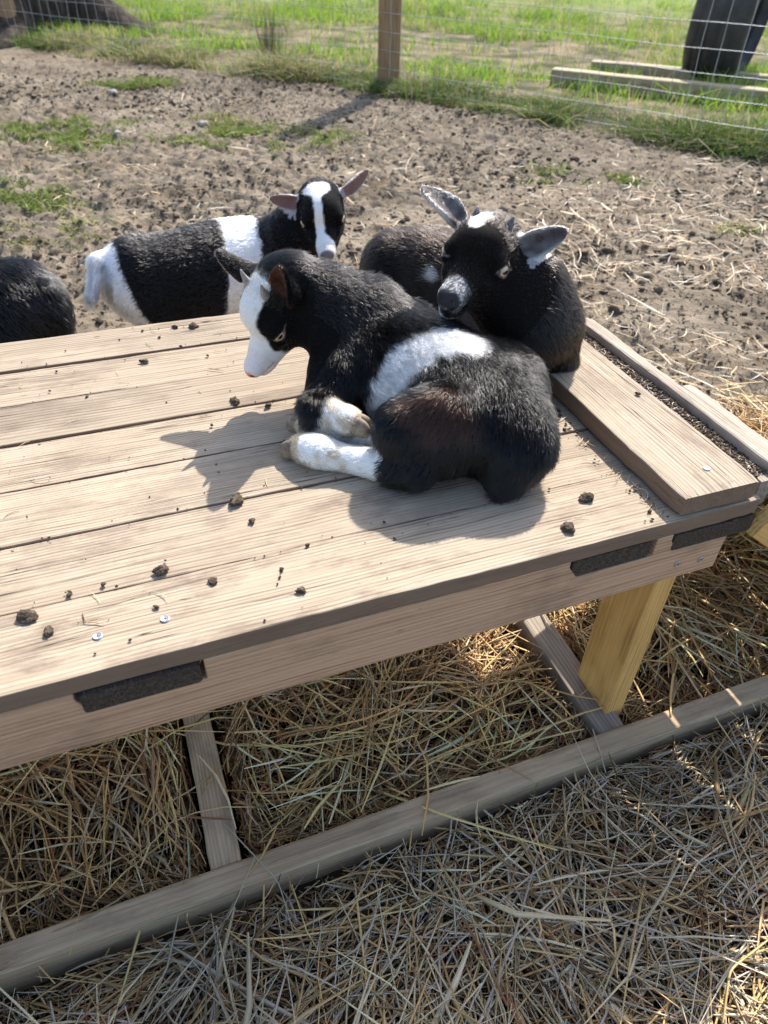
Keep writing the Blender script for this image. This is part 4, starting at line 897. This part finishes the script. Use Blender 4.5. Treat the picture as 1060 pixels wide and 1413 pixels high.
def grow(goat, label, base, coatfn, nhair, length, cats=('goat', 'goats in the pen'), rad=.00020, hairmask=None, lift=.11, clump=.0040, seed=1, visible_only=True):
    V, Q, N = goat.mesh(); goat.V = V; rng = np.random.default_rng(seed); root = tag(empty('goat', base), label, cats[0], cats[1])
    def colour(X, Nn, fur):
        bc = goat.base_coat(X + .0045 * (np.stack([vnoise3(X * 160, 70 + j) for j in range(3)], -1) - .5) * 2); return coatfn(X, Nn, np.array([COAT[b] for b in bc]), fur)
    cols = colour(V, N, False); body = link('body', mesh_np('body', V - base, Q, cols, smooth=True), M['skin'], root)
    # fur roots
    tri = np.concatenate([Q[:, [0, 1, 2]], Q[:, [0, 2, 3]]]); ar = .5 * np.linalg.norm(np.cross(V[tri[:, 1]] - V[tri[:, 0]], V[tri[:, 2]] - V[tri[:, 0]]), axis=1)
    cen = V[tri].mean(1); fac = (N[tri].mean(1) * nrm(CAM - cen)).sum(1)
    ar = ar * np.where(fac > -.25, 1.0, .45)                       # a little less undercoat on the side turned away
    if goat.floor is not None: ar = ar * (cen[:, 2] > goat.floor + .0025)
    pk = rng.choice(len(tri), nhair, p=ar / ar.sum()); u = rng.random((nhair, 2)); fl = u.sum(1) > 1; u[fl] = 1 - u[fl]
    wt = np.stack([1 - u.sum(1), u[:, 0], u[:, 1]], -1)[..., None]; X = (V[tri[pk]] * wt).sum(1); Nn = nrm((N[tri[pk]] * wt).sum(1))
    Ls = length(X, Nn) * rng.uniform(.65, 1.3, nhair)
    keep = Ls > .0006
    for e in goat.eyes:
        r, slit = goat.lids(X, e); keep &= ~((r < e[1] * 1.45) & (slit > -9))
    X, Nn, Ls = X[keep], Nn[keep], Ls[keep]; n = len(X)
    D = goat.flow(X, Nn); cell = np.floor(X / clump); hx = [_h(cell[:, 0], cell[:, 1], cell[:, 2], 5 + j) - .5 for j in range(3)]; J = np.stack(hx, -1) * .30
    big = np.stack([vnoise3(X * 38, 60 + j) - .5 for j in range(3)], -1) * .45
    dr = nrm(D + J + big + rng.normal(0, .17, (n, 3))); dr = dr - np.minimum((dr * Nn).sum(1, keepdims=True), 0) * Nn
    li = lift * rng.uniform(.6, 1.4, n)[:, None]; t = np.array([0, .33, .67, 1.0])
    d0 = nrm(dr * (1 - li) + Nn * (li + .13)); d1 = nrm(dr + Nn * .10 + v3(0, 0, -.12))
    Pp = X[:, None] + Ls[:, None, None] * (t[None, :, None] * d0[:, None] + (t ** 2)[None, :, None] * (d1 - d0)[:, None] * .55) - Nn[:, None] * .0006
    if goat.floor is not None: Pp[..., 2] = np.maximum(Pp[..., 2], goat.floor + .0012)
    hc = bpy.data.hair_curves.new('fur'); hc.add_curves([4] * n); hc.attributes['position'].data.foreach_set('vector', (Pp - base).astype(np.float32).ravel())
    ra = hc.attributes.get('radius') or hc.attributes.new('radius', 'FLOAT', 'POINT'); rr = rad * rng.uniform(.7, 1.25, (n, 1)) * np.array([[1.0, .95, .75, .18]]); ra.data.foreach_set('value', rr.astype(np.float32).ravel())
    fc = colour(X + rng.normal(0, .0022, (n, 3)), Nn, True) * rng.uniform(.65, 1.25, (n, 1)); du = rng.random((n, 1)) < .05; fc = np.where(du, fc * .8 + np.array([(.035, .026, .018)]), fc); c4 = np.ones((n, 4), np.float32); c4[:, :3] = np.clip(fc, .002, .86)
    hc.attributes.new('tint', 'FLOAT_COLOR', 'CURVE').data.foreach_set('color', c4.ravel()); hc.materials.append(M['fur']); link('fur', hc, None, body)
    sph = mesh_np('eye', *I2s, smooth=True)
    for ec, er, od, fd, ud, op in goat.eyes:
        e = link('eye', sph, M['eye']); mx = frame(ec - base, fd * er, ud * er, od * er); e.parent = root; e.matrix_local = mx
    for P, up_, fwd, L, r, mt in goat.horns:
        h_ = link('horn', horn_mesh(L, r), M[mt]); z = nrm(up_); x = nrm(fwd - (fwd @ z) * z); h_.parent = root; h_.matrix_local = frame(P - base, x, np.cross(z, x), z)
    for P, x, z, r in goat.hooves:
        h_ = link('hoof', hoof_mesh(r), M['hoof']); x = nrm(x); z = nrm(z - (z @ x) * x); h_.parent = root; h_.matrix_local = frame(P - base, x, np.cross(z, x), z)
    return root
I3 = subdiv(*I2); I2s = I3
def blend(cols, mask, c): return cols * (1 - mask[:, None]) + np.array(c) * mask[:, None]
def edge(d, X, w_=.006, seed=3, amp=.012, f=70, fur=True):
    """soft ragged boundary: 1 inside (d<0)"""
    n = (vnoise3(X * f, seed) - .5) * amp * 2 + (vnoise3(X * f * 3.1, seed + 1) - .5) * amp
    return 1 - sstep(-w_ * .5, w_ * .5, d + n)
def toward(px, py, pt, extra):          # the point at pixel-direction of pt moved nearer the viewer by extra metres
    return WD(px, py, depth(pt) - extra)

# ================================================================== the curled kid in front
F1 = T + .0012
HR1 = np.array([[-.446, .674, -.590], [-.303, -.733, -.609], [-.843, -.093, .531]]); U_, S_, Vt_ = np.linalg.svd(HR1); HR1 = U_ @ Vt_
HT1 = v3(-.131, .808, .136 + T); SC1 = .86
g = Goat(.0024, F1)
ch = W(510, 480, .062); md = W(592, 522, .053); rp = W(658, 572, .051)
g.chain([ch, md, rp], [.055, .061, .061], .03, 'k', fw=1.2)
g.ell(W(682, 562, .053), np.eye(3), v3(.051, .053, .052), .03, 'k', v3(.3, -.7, -.6))
g.ell(W(512, 436, .097), np.eye(3), v3(.042, .040, .036), .025, 'k')
g.ell(W(566, 532, .046), np.eye(3), v3(.056, .050, .050), .03, 'k')
g.cone(W(560, 462, .076), W(470, 520, .053), .044, .036, .006, 'k', v3(-.5, -.3, -.8), 1.5)
H = g.head(HR1, HT1, SC1, eye_open=(14, 20), jaw=1.28)
nk0 = H(-.020, 0, -.012)
for q0, q1, r0, r1 in ((nk0, W(448, 416, .120), .035, .037), (W(448, 416, .120), W(505, 432, .105), .040, .044)): g.cone(q0, q1, r0, r1, .02, 'k')
g.cone(H(-.012, 0, -.030), W(478, 480, .075), .029, .042, .02, 'k')
g.cone(W(466, 520, .055), W(452, 560, .032), .034, .027, .016, 'k', v3(-.2, -.5, -.8))          # near shoulder and folded elbow
knee = W(438, 566, .042); hoofp = W(496, 588, .040)
g.cone(W(454, 548, .038), knee, .027, .0205, .012, 'k', v3(-.3, -.4, -.8))
g.cone(knee, W(450, 567, .043), .0185, .0165, .010, 'k'); g.cone(W(452, 568, .043), W(478, 580, .043), .0170, .0165, .006, 'w'); g.ell(W(480, 581, .042), np.eye(3), v3(.0165, .0165, .0165), .006, 'b')
g.hooves.append((hoofp, W(510, 594, .034) - W(470, 578, .040), v3(0, .2, 1), .0125))
# hind quarters
g.ell(W(694, 534, .060), np.eye(3), v3(.048, .046, .047), .03, 'k', v3(.3, -.7, -.5))
g.ell(W(612, 594, .056), np.eye(3), v3(.053, .044, .054), .007, 'k', v3(-.35, -.3, -.85), 1.5)
g.cone(W(640, 578, .064), W(562, 592, .056), .043, .034, .008, 'k', v3(-.4, -.2, -.8))
g.cone(W(564, 598, .052), W(557, 640, .022), .032, .0195, .015, 'k', v3(-.2, -.3, -.9))
g.cone(W(575, 648, .022), W(548, 646, .019), .022, .0185, .012, 'k')
hk = W(548, 647, .0170)
g.chain([hk, W(508, 639, .0150), W(470, 631, .0150), W(442, 624, .0175), W(424, 619, .0175)], [.0180, .0140, .0132, .0168, .0150], .008, 'w')
g.cone(W(436, 623, .0172), W(416, 617, .0165), .0160, .0150, .006, 'b')
g.chain([W(560, 616, .020), W(510, 603, .019), W(472, 596, .020), W(446, 591, .022), W(430, 587, .021)], [.0175, .0138, .0128, .0160, .0145], .008, 'w')
g.cone(W(440, 590, .021), W(422, 585, .020), .0152, .0142, .006, 'b')
g.hooves.append((W(407, 618, .0135), W(395, 620, .008) - W(430, 620, .016), v3(.3, 0, 1), .0130)); g.hooves.append((W(414, 585, .0175), W(400, 585, .01) - W(436, 589, .018), v3(.3, 0, 1), .0122))
g.cone(W(724, 618, .045), W(704, 652, .022), .032, .020, .03, 'k', v3(-.3, -.8, -.6)); g.cone(W(712, 638, .034), W(692, 668, .012), .024, .011, .02, 'k', v3(-.4, -.8, -.5), 1.0); g.ell(W(692, 592, .050), np.eye(3), v3(.048, .048, .048), .03, 'k', v3(.0, -.6, -.8))
# ears and horn buds
er0 = H(-.014, -.036, .012); tipR = W(298, 344, .168); g.ear(er0, tipR, nrm(HR1[:, 0] * .8 + v3(0, .6, -.6)), .0175)
el0 = H(-.012, .037, .006); tipL = W(391, 367, .192); g.ear(el0, tipL, nrm(CAM - el0) * .8 + v3(-.75, 0, 0), .0225)
g.horns.append((H(.006, .019, .038), R_ := HR1 @ v3(-.35, .25, 1), HR1[:, 0], .021, .0058, 'horn')); g.horns.append((H(.006, -.019, .038), HR1 @ v3(-.35, -.25, 1), HR1[:, 0], .021, .0058, 'horn'))
BAND = [(512, 572, .018), (520, 556, .022), (528, 536, .023), (538, 515, .024), (554, 496, .025), (580, 476, .026), (612, 464, .027), (644, 466, .025)]
BROWN = [(575, 556, .018), (600, 552, .020), (628, 566, .020), (652, 586, .014), (605, 580, .020), (578, 585, .014)]
def coat1(X, N, c, fur):
    if not hasattr(g1, 'band'): g1.band = [(g1.hit(px, py), r) for px, py, r in BAND]; g1.brown = [(g1.hit(px, py), r) for px, py, r in BROWN]
    band, brown = g1.band, g1.brown
    l = ((X - HT1) @ HR1) / SC1; x, y, z = l[:, 0], l[:, 1], l[:, 2]
    hd = (np.abs(x - .05) < .09) & (np.abs(y) < .055) & (np.abs(z) < .07) & (np.linalg.norm(X - (HT1 + HR1[:, 0] * .05 * SC1), axis=1) < .105)
    c = blend(c, np.where(hd, edge(np.maximum(np.abs(y + .001) - (.0235 - .05 * np.clip(x - .005, 0, .05) + .30 * np.clip(x - .058, 0, 1)), -.012 - x), l, .004, 5, .0025, 60), 0), COAT['w'])
    c = blend(c, np.where(hd, edge(.084 - x + .28 * np.clip(-z - .01, 0, .05) * 0, l, .004, 6, .002, 60), 0), (.78, .69, .66))
    c = blend(c, np.where(hd, edge(np.maximum(.118 - x, np.abs(z + .011) - .008), l, .004, 7, .001, 60), 0), (.66, .30, .28))
    c = blend(c, np.where(hd & (x > .088) & (np.abs(y) > .004), 1 - sstep(.0006, .0020, np.abs(z + .0245)), 0) * .8, (.30, .14, .12))
    c = blend(c, np.where(hd, 1 - sstep(.003, .0055, np.minimum(np.linalg.norm(l - v3(.123, .0075, -.0105), axis=1), np.linalg.norm(l - v3(.123, -.0075, -.0105), axis=1))), 0), (.22, .05, .05))
    c = blend(c, np.where(hd, edge(np.linalg.norm((l - v3(.03, .014, .036)) / v3(1.3, .8, 1), axis=1) - .008, l, .006, 8, .003, 60), 0) * .7, (.52, .42, .28))
    lg = goat_leg_mask(g1, X) & (X[:, 2] < T + .075); c = blend(c, lg * sstep(.42, .66, .6 * vnoise3(X * 45, 81) + .4 * vnoise3(X * 130, 82)) * .75, (.46, .34, .21))
    d = np.min([np.linalg.norm(X - q, axis=1) - r for q, r in band], 0); c = blend(c, edge(d, X, .008, 11, .006, 90), (.74, .73, .72))
    d = np.min([np.linalg.norm(X - q, axis=1) - r for q, r in brown], 0); c = blend(c, edge(d, X, .016, 12, .008, 60) * .8, COAT['n'])
    if not fur:
        for e in g1.eyes:
            r, slit = g1.lids(X, e); c = blend(c, sstep(-14, -6, slit) * (r < e[1] * 1.6), (.24, .125, .10))
    ea = [p for p in g1.P if p[0] == 'r']
    for p in ea:
        ll = (X - p[1]) @ p[2].T; inn = (ll[:, 0] > .008) & (ll[:, 0] < p[3] * 1.03) & (np.abs(ll[:, 1]) < p[4] * 1.1) & (np.abs(ll[:, 2]) < .02) & ((N @ p[2][2]) > .25); c = blend(c, inn * 1.0, (.060, .028, .021))
    return c
def len1(X, N):
    l = ((X - HT1) @ HR1) / SC1; L = np.full(len(X), .0115); nose = l[:, 0]
    dh = np.linalg.norm(X - (HT1 + HR1[:, 0] * .045), axis=1); L = np.where(dh < .095, .0028 + .005 * sstep(.055, .095, dh) * (nose < .0), L); L = np.where((nose > .112) & (dh < .12), 0, L)
    L = np.where((nose < .02) & (l[:, 2] > .02) & (dh < .10), .0075, L)
    for p in [p for p in g1.P if p[0] == 'r']:
        ll = (X - p[1]) @ p[2].T; L = np.where((ll[:, 0] > .006) & (ll[:, 0] < p[3] * 1.05) & (np.abs(ll[:, 1]) < p[4] * 1.2) & (np.abs(ll[:, 2]) < .02), .0042, L)
    bc = goat_leg_mask(g1, X); L = np.where(bc, .006, L); L = L * (1 + .9 * np.exp(-(np.linalg.norm(X - W(700, 676, .015), axis=1) / .026) ** 2)); return L
def goat_leg_mask(gg, X):
    b = gg.base_coat(X); return (b == 'w') | (b == 'b')
g1 = g
grow(g1, 'black and white kid curled up in front with white blaze, head hanging left', np.array([*W(560, 590, 0)[:2], T]), coat1, 150000, len1, ('goat', 'goats in the pen'), seed=1)

# ================================================================== the kid resting its chin on the first
HR2 = np.array([[-.423, .901, .096], [-.904, -.412, -.116], [-.065, -.136, .989]]); U_, S_, Vt_ = np.linalg.svd(HR2); HR2 = U_ @ Vt_
HT2 = v3(.1155, .883, .168 + T); SC2 = .998
g = Goat(.0024, F1)
H = g.head(HR2, HT2, SC2, eye_open=(32, 26), coat='d')
c2 = W(734, 455, .068); r2 = W(563, 368, .056); m2 = (c2 + r2) / 2 + v3(.035, .02, .005)
g.chain([c2, m2, r2], [.056, .060, .056], .03, 'd', fw=1.2)
g.cone(H(-.018, 0, -.012), W(728, 402, .122), .038, .045, .025, 'd'); g.cone(W(728, 402, .122), W(742, 442, .085), .045, .052, .025, 'd')
g.cone(H(.0, 0, -.03), W(722, 450, .09), .034, .045, .03, 'd')
g.cone(W(760, 465, .055), W(770, 500, .026), .036, .026, .02, 'd', v3(.1, -.3, -.9)); g.cone(W(768, 500, .022), W(740, 505, .016), .020, .016, .012, 'd')
g.ell(W(540, 372, .055), np.eye(3), v3(.046, .046, .05), .03, 'd', v3(-.5, -.1, -.8)); g.cone(W(545, 395, .04), W(585, 410, .018), .03, .02, .02, 'd')
el0 = H(-.014, .036, .008); g.ear(el0, WD(784, 317, depth(el0) - .025), nrm(CAM - el0) + v3(0, 0, -.1), .0185, coat='g')
er0 = H(-.014, -.036, .010); g.ear(er0, WD(582, 261, depth(er0) + .035), nrm(CAM - er0) + v3(.55, 0, .1), .0170, coat='g')
g.horns.append((H(.004, .021, .038), HR2 @ v3(-.3, .15, 1), HR2[:, 0], .014, .0058, 'hornk')); g.horns.append((H(.004, -.021, .038), HR2 @ v3(-.3, -.15, 1), HR2[:, 0], .012, .0058, 'hornk'))
g2 = g
def coat2(X, N, c, fur):
    l = ((X - HT2) @ HR2) / SC2; x, y, z = l[:, 0], l[:, 1], l[:, 2]
    c = blend(c, edge(np.linalg.norm((l - v3(.022, -.012, .042)) / v3(1.2, .8, 1), axis=1) - .015, l, .003, 5, .004, 80), (.80, .77, .70))
    fl = sstep(.35, .75, .5 * vnoise3(X * 500, 9) + .5 * _h(np.floor(X[:, 0] * 2500), np.floor(X[:, 1] * 2500), np.floor(X[:, 2] * 2500), 4)); nz = edge(np.linalg.norm((l - v3(.108, 0, -.006)) / v3(1.15, 1, 1), axis=1) - .0185, l, .008, 6, .005, 90)
    c = blend(c, nz * (.12 + .75 * fl), (.50, .50, .52)); c = blend(c, edge(np.maximum(.115 - x, np.abs(z + .010) - .0085), l, .003, 7, .001, 60), (.035, .032, .035))
    c = blend(c, edge(np.linalg.norm(l - v3(.108, -.004, -.037), axis=1) - .012, l, .004, 8, .002), (.7, .68, .66))
    for p in [p for p in g2.P if p[0] == 'r']:
        ll = (X - p[1]) @ p[2].T; inr = (ll[:, 0] > .006) & (ll[:, 0] < p[3] * 1.05) & (np.abs(ll[:, 1]) < p[4] * 1.15) & (np.abs(ll[:, 2]) < .022); rim = sstep(.55, .95, np.abs(ll[:, 1]) / p[4] + .35 * (ll[:, 0] / p[3]) ** 3)
        sp = sstep(.2, .8, vnoise3(X * 120, 19)); front = (N @ p[2][2]) > .15
        cc = np.where(front[:, None], np.array((.075, .058, .054)) * (1 - sp[:, None] * .6) + np.array((.22, .20, .19)) * sp[:, None] * .6, np.array((.20, .185, .18)) * (.6 + .6 * sp[:, None])); cc = cc * (1 - rim[:, None]) + np.array((.52, .48, .45)) * rim[:, None]
        c = np.where(inr[:, None], cc, c)
    q = W(599, 382, .08); c = blend(c, edge(np.linalg.norm(X - q, axis=1) - .012, X, .006, 15, .008), (.5, .48, .46))
    if not fur:
        for e in g2.eyes: r, slit = g2.lids(X, e); c = blend(c, sstep(-12, -5, slit) * (r < e[1] * 1.6), (.20, .15, .135))
    return c
def len2(X, N):
    l = ((X - HT2) @ HR2) / SC2; dh = np.linalg.norm(X - (HT2 + HR2[:, 0] * .045), axis=1); L = np.where(dh < .10, .0030 + .005 * sstep(.055, .10, dh) * (l[:, 0] < .0), .0115); L = np.where((l[:, 0] < .035) & (l[:, 2] > .022) & (dh < .10), .0075, L); L = np.where((l[:, 0] > .1135) & (np.abs(l[:, 2] + .010) < .010) & (dh < .12), 0, L)
    for p in [p for p in g2.P if p[0] == 'r']:
        ll = (X - p[1]) @ p[2].T; L = np.where((ll[:, 0] > .006) & (ll[:, 0] < p[3] * 1.05) & (np.abs(ll[:, 1]) < p[4] * 1.2) & (np.abs(ll[:, 2]) < .02), .0042, L)
    return L
grow(g2, 'dark brown-black kid with grey ears resting its chin on the curled kid', np.array([*W(690, 470, 0)[:2], T]), coat2, 120000, len2, ('goat', 'goats in the pen'), seed=2)

# ================================================================== standing goats on the ground
def stander(g, rump, with_, gz, r, hd, nk=True, coat='k', legc='k'):
    """torso from rump to withers, four legs down to height gz"""
    ax = nrm((with_ - rump) * v3(1, 1, 0)); sd_ = np.cross(Z3, ax); L = np.linalg.norm(with_ - rump); dn = v3(0, 0, -1)
    g.chain([rump + dn * r * .95, rump * .6 + with_ * .4 + dn * r * 1.12, rump * .25 + with_ * .75 + dn * r * 1.05, with_ + dn * r * .95], [r * .84, r * 1.02, r, r * .80], .04, coat, fw=-1.2)
    g.ell(rump + dn * r * .80 - ax * r * .15, np.stack([ax, sd_, Z3], 1), v3(r * .75, r * .80, r * .85), .04, coat, dn)
    g.ell(with_ + dn * r * 1.25 + ax * r * .25, np.stack([ax, sd_, Z3], 1), v3(r * .70, r * .72, r * .95), .04, coat, dn)
    for s_ in (1, -1):
        h0 = rump + dn * r * 1.1 + sd_ * s_ * r * .5; k0 = h0 + dn * r * .75 + ax * r * .22; ho = v3(*(h0 - ax * r * .35)[:2], gz + (h0[2] - r * .75 - gz) * .42); ft = v3(*(h0 - ax * r * .18)[:2], gz + .02)
        g.cone(h0, k0, r * .55, r * .38, .03, coat, dn); g.cone(k0, ho, r * .34, r * .17, .02, legc, dn); g.cone(ho, ft, r * .155, r * .13, .01, 'L', dn); g.hooves.append((v3(ft[0], ft[1], gz + .010) + ax * .006, ax, Z3, r * .165))
        e0 = with_ + dn * r * 1.5 + sd_ * s_ * r * .45; kn = v3(*(e0 + ax * r * .1)[:2], gz + (e0[2] - gz) * .46); ft = v3(*(e0 + ax * r * .08)[:2], gz + .02)
        g.cone(e0, kn, r * .34, r * .18, .03, 'L', dn); g.cone(kn, ft, r * .16, r * .13, .01, 'L', dn); g.hooves.append((v3(ft[0], ft[1], gz + .010) + ax * .006, ax, Z3, r * .165))
    return ax, sd_
COAT['L'] = (.72, .70, .66); COAT['M'] = COAT['k']
HR3 = np.array([[.121, .986, -.114], [-.993, .120, -.019], [-.005, .116, .993]]); U_, S_, Vt_ = np.linalg.svd(HR3); HR3 = U_ @ Vt_
# the animal looks a little downwards
cp, sp_ = math.cos(.42), math.sin(.42); HR3 = HR3 @ np.array([[cp, 0, sp_], [0, 1, 0], [-sp_, 0, cp]])
SC3 = 1.10; g = Goat(.0034, None); R3 = .095
rump3 = W(188, 334, -.072); with3 = W(352, 306, -.052)
HT3 = WD(443, 290, depth(W(443, 290, .012)) - .0); HT3 = WD(443, 285, 1.52)
ax3, sd3 = stander(g, rump3, with3, .0, R3, None)
H = g.head(HR3, HT3, SC3, eye_open=(26, 24))
g.cone(H(-.022, 0, -.010), with3 * .35 + HT3 * .65 - v3(0, 0, .045), .045, .055, .03, 'k'); g.cone(with3 * .35 + HT3 * .65 - v3(0, 0, .045), with3 + ax3 * .02 - v3(0, 0, .085), .055, .075, .04, 'k')
tl0 = rump3 - ax3 * .055 - v3(0, 0, .03); tl1 = WD(138, 362, depth(tl0) - .01); tl2 = WD(126, 412, depth(tl0) - .02); g.cone(tl0, tl1, .018, .019, .015, 'w'); g.cone(tl1, tl2, .019, .011, .012, 'w', fw=6)
el0 = H(-.012, .038, .010); g.ear(el0, WD(508, 233, depth(el0) + .015), nrm(CAM - el0) + v3(.9, 0, 0), .0150, coat='g'); er0 = H(-.012, -.038, .006); g.ear(er0, WD(371, 273, depth(er0) - .015), nrm(CAM - er0) + v3(0, 0, -.25), .0175, coat='g')
g3 = g
def coat3(X, N, c, fur):
    l = ((X - HT3) @ HR3) / SC3; x, y, z = l[:, 0], l[:, 1], l[:, 2]; hd = np.linalg.norm(X - (HT3 + HR3[:, 0] * .045), axis=1) < .125
    wid = .0085 + .018 * sstep(.03, .0, x) + .02 * sstep(.075, .105, x); c = blend(c, np.where(hd, edge(np.maximum(np.abs(y + .004 + .05 * np.clip(x - .03, 0, .1) * (x < .09)) - wid, -.012 - x), l, .004, 5, .003, 60), 0), (.78, .77, .76))
    c = blend(c, np.where(hd, edge(.098 - x, l, .004, 6, .003, 60), 0), (.70, .67, .65)); c = blend(c, np.where(hd, edge(np.maximum(.1155 - x, np.abs(z + .010) - .010), l, .004, 7, .001, 60), 0), (.16, .15, .16))
    u = (X - rump3) @ ax3 / np.linalg.norm(with3 - rump3); h_ = X[:, 2] - with3[2]
    far = np.linalg.norm(X - HT3, axis=1) > .15
    bd = np.maximum(.70 + .55 * h_ - u, u - 1.0 - .75 * h_) * .42; c = blend(c, edge(bd, X, .006, 11, .006, 50) * far, (.80, .79, .77))
    st = np.maximum(u - (.02 - .9 * (rump3[2] - .05 - X[:, 2])) * 1.0, -(rump3[2] - .045 - X[:, 2])) * .3; c = blend(c, edge((u + .17 - 1.25 * np.clip(rump3[2] - .03 - X[:, 2], 0, 1)) * .4, X, .006, 12, .005, 50), (.78, .77, .76))
    for p in [p for p in g3.P if p[0] == 'r']:
        ll = (X - p[1]) @ p[2].T; inr = (ll[:, 0] > .010) & (ll[:, 0] < p[3] * 1.05) & (np.abs(ll[:, 1]) < p[4] * 1.15) & (np.abs(ll[:, 2]) < .024); rim = sstep(.6, .95, np.abs(ll[:, 1]) / p[4] + .3 * (ll[:, 0] / p[3]) ** 3); front = (N @ p[2][2]) > .15
        cc = np.where(front[:, None], np.array((.20, .115, .098)), np.array((.16, .15, .16))); cc = cc * (1 - rim[:, None] * .8) + np.array((.45, .42, .42)) * rim[:, None] * .8; c = np.where(inr[:, None], cc, c)
    return c
def len3(X, N):
    dh = np.linalg.norm(X - (HT3 + HR3[:, 0] * .045), axis=1); L = np.where(dh < .115, .0036, .0100); L = np.where(np.linalg.norm(X - (tl1 + tl2) / 2, axis=1) < .055, .020, L)
    for p in [p for p in g3.P if p[0] == 'r']:
        ll = (X - p[1]) @ p[2].T; L = np.where((ll[:, 0] > .006) & (ll[:, 0] < p[3] * 1.05) & (np.abs(ll[:, 1]) < p[4] * 1.2) & (np.abs(ll[:, 2]) < .02), .004, L)
    return L
grow(g3, 'black goat with white shoulder band and white tail standing behind the platform', np.array([*((rump3 + with3) / 2)[:2], 0]), coat3, 80000, len3, ('goat', 'goats in the pen'), rad=.00042, seed=3, clump=.011)

# the black goat cut by the left edge, turned away to the left
g = Goat(.0048, None); rump4 = W(2, 368, -.085); with4 = rump4 + v3(-.40, .10, .02); ax4, sd4 = stander(g, rump4, with4, .0, .115, None, coat='k')
HR4 = np.stack([nrm(ax4 + v3(0, 0, -.5)), sd4, np.cross(nrm(ax4 + v3(0, 0, -.5)), sd4)], 1); HT4 = with4 + ax4 * .17 + v3(0, 0, .11); H = g.head(HR4, HT4, 1.35, eye_open=(24, 22))
g.cone(H(-.02, 0, -.01), with4 + ax4 * .02 - v3(0, 0, .08), .055, .085, .04, 'k')
for s_ in (1, -1): e0 = H(-.012, s_ * .038, .010); g.ear(e0, e0 + sd4 * s_ * .10 + v3(0, 0, .03), ax4, .024)
g.cone(rump4 - ax4 * .085 - v3(0, 0, .04), rump4 - ax4 * .115 - v3(0, 0, .12), .022, .012, .02, 'k'); g4 = g
def coat4(X, N, c, fur): return np.tile(np.array([(.007, .0068, .0074)]), (len(X), 1))
grow(g4, 'all black goat cut off by the left edge, behind the platform', np.array([*((rump4 + with4) / 2)[:2], 0]), coat4, 42000, lambda X, N: np.full(len(X), .019), ('goat', 'goats in the pen'), rad=.0005, seed=4, clump=.016)
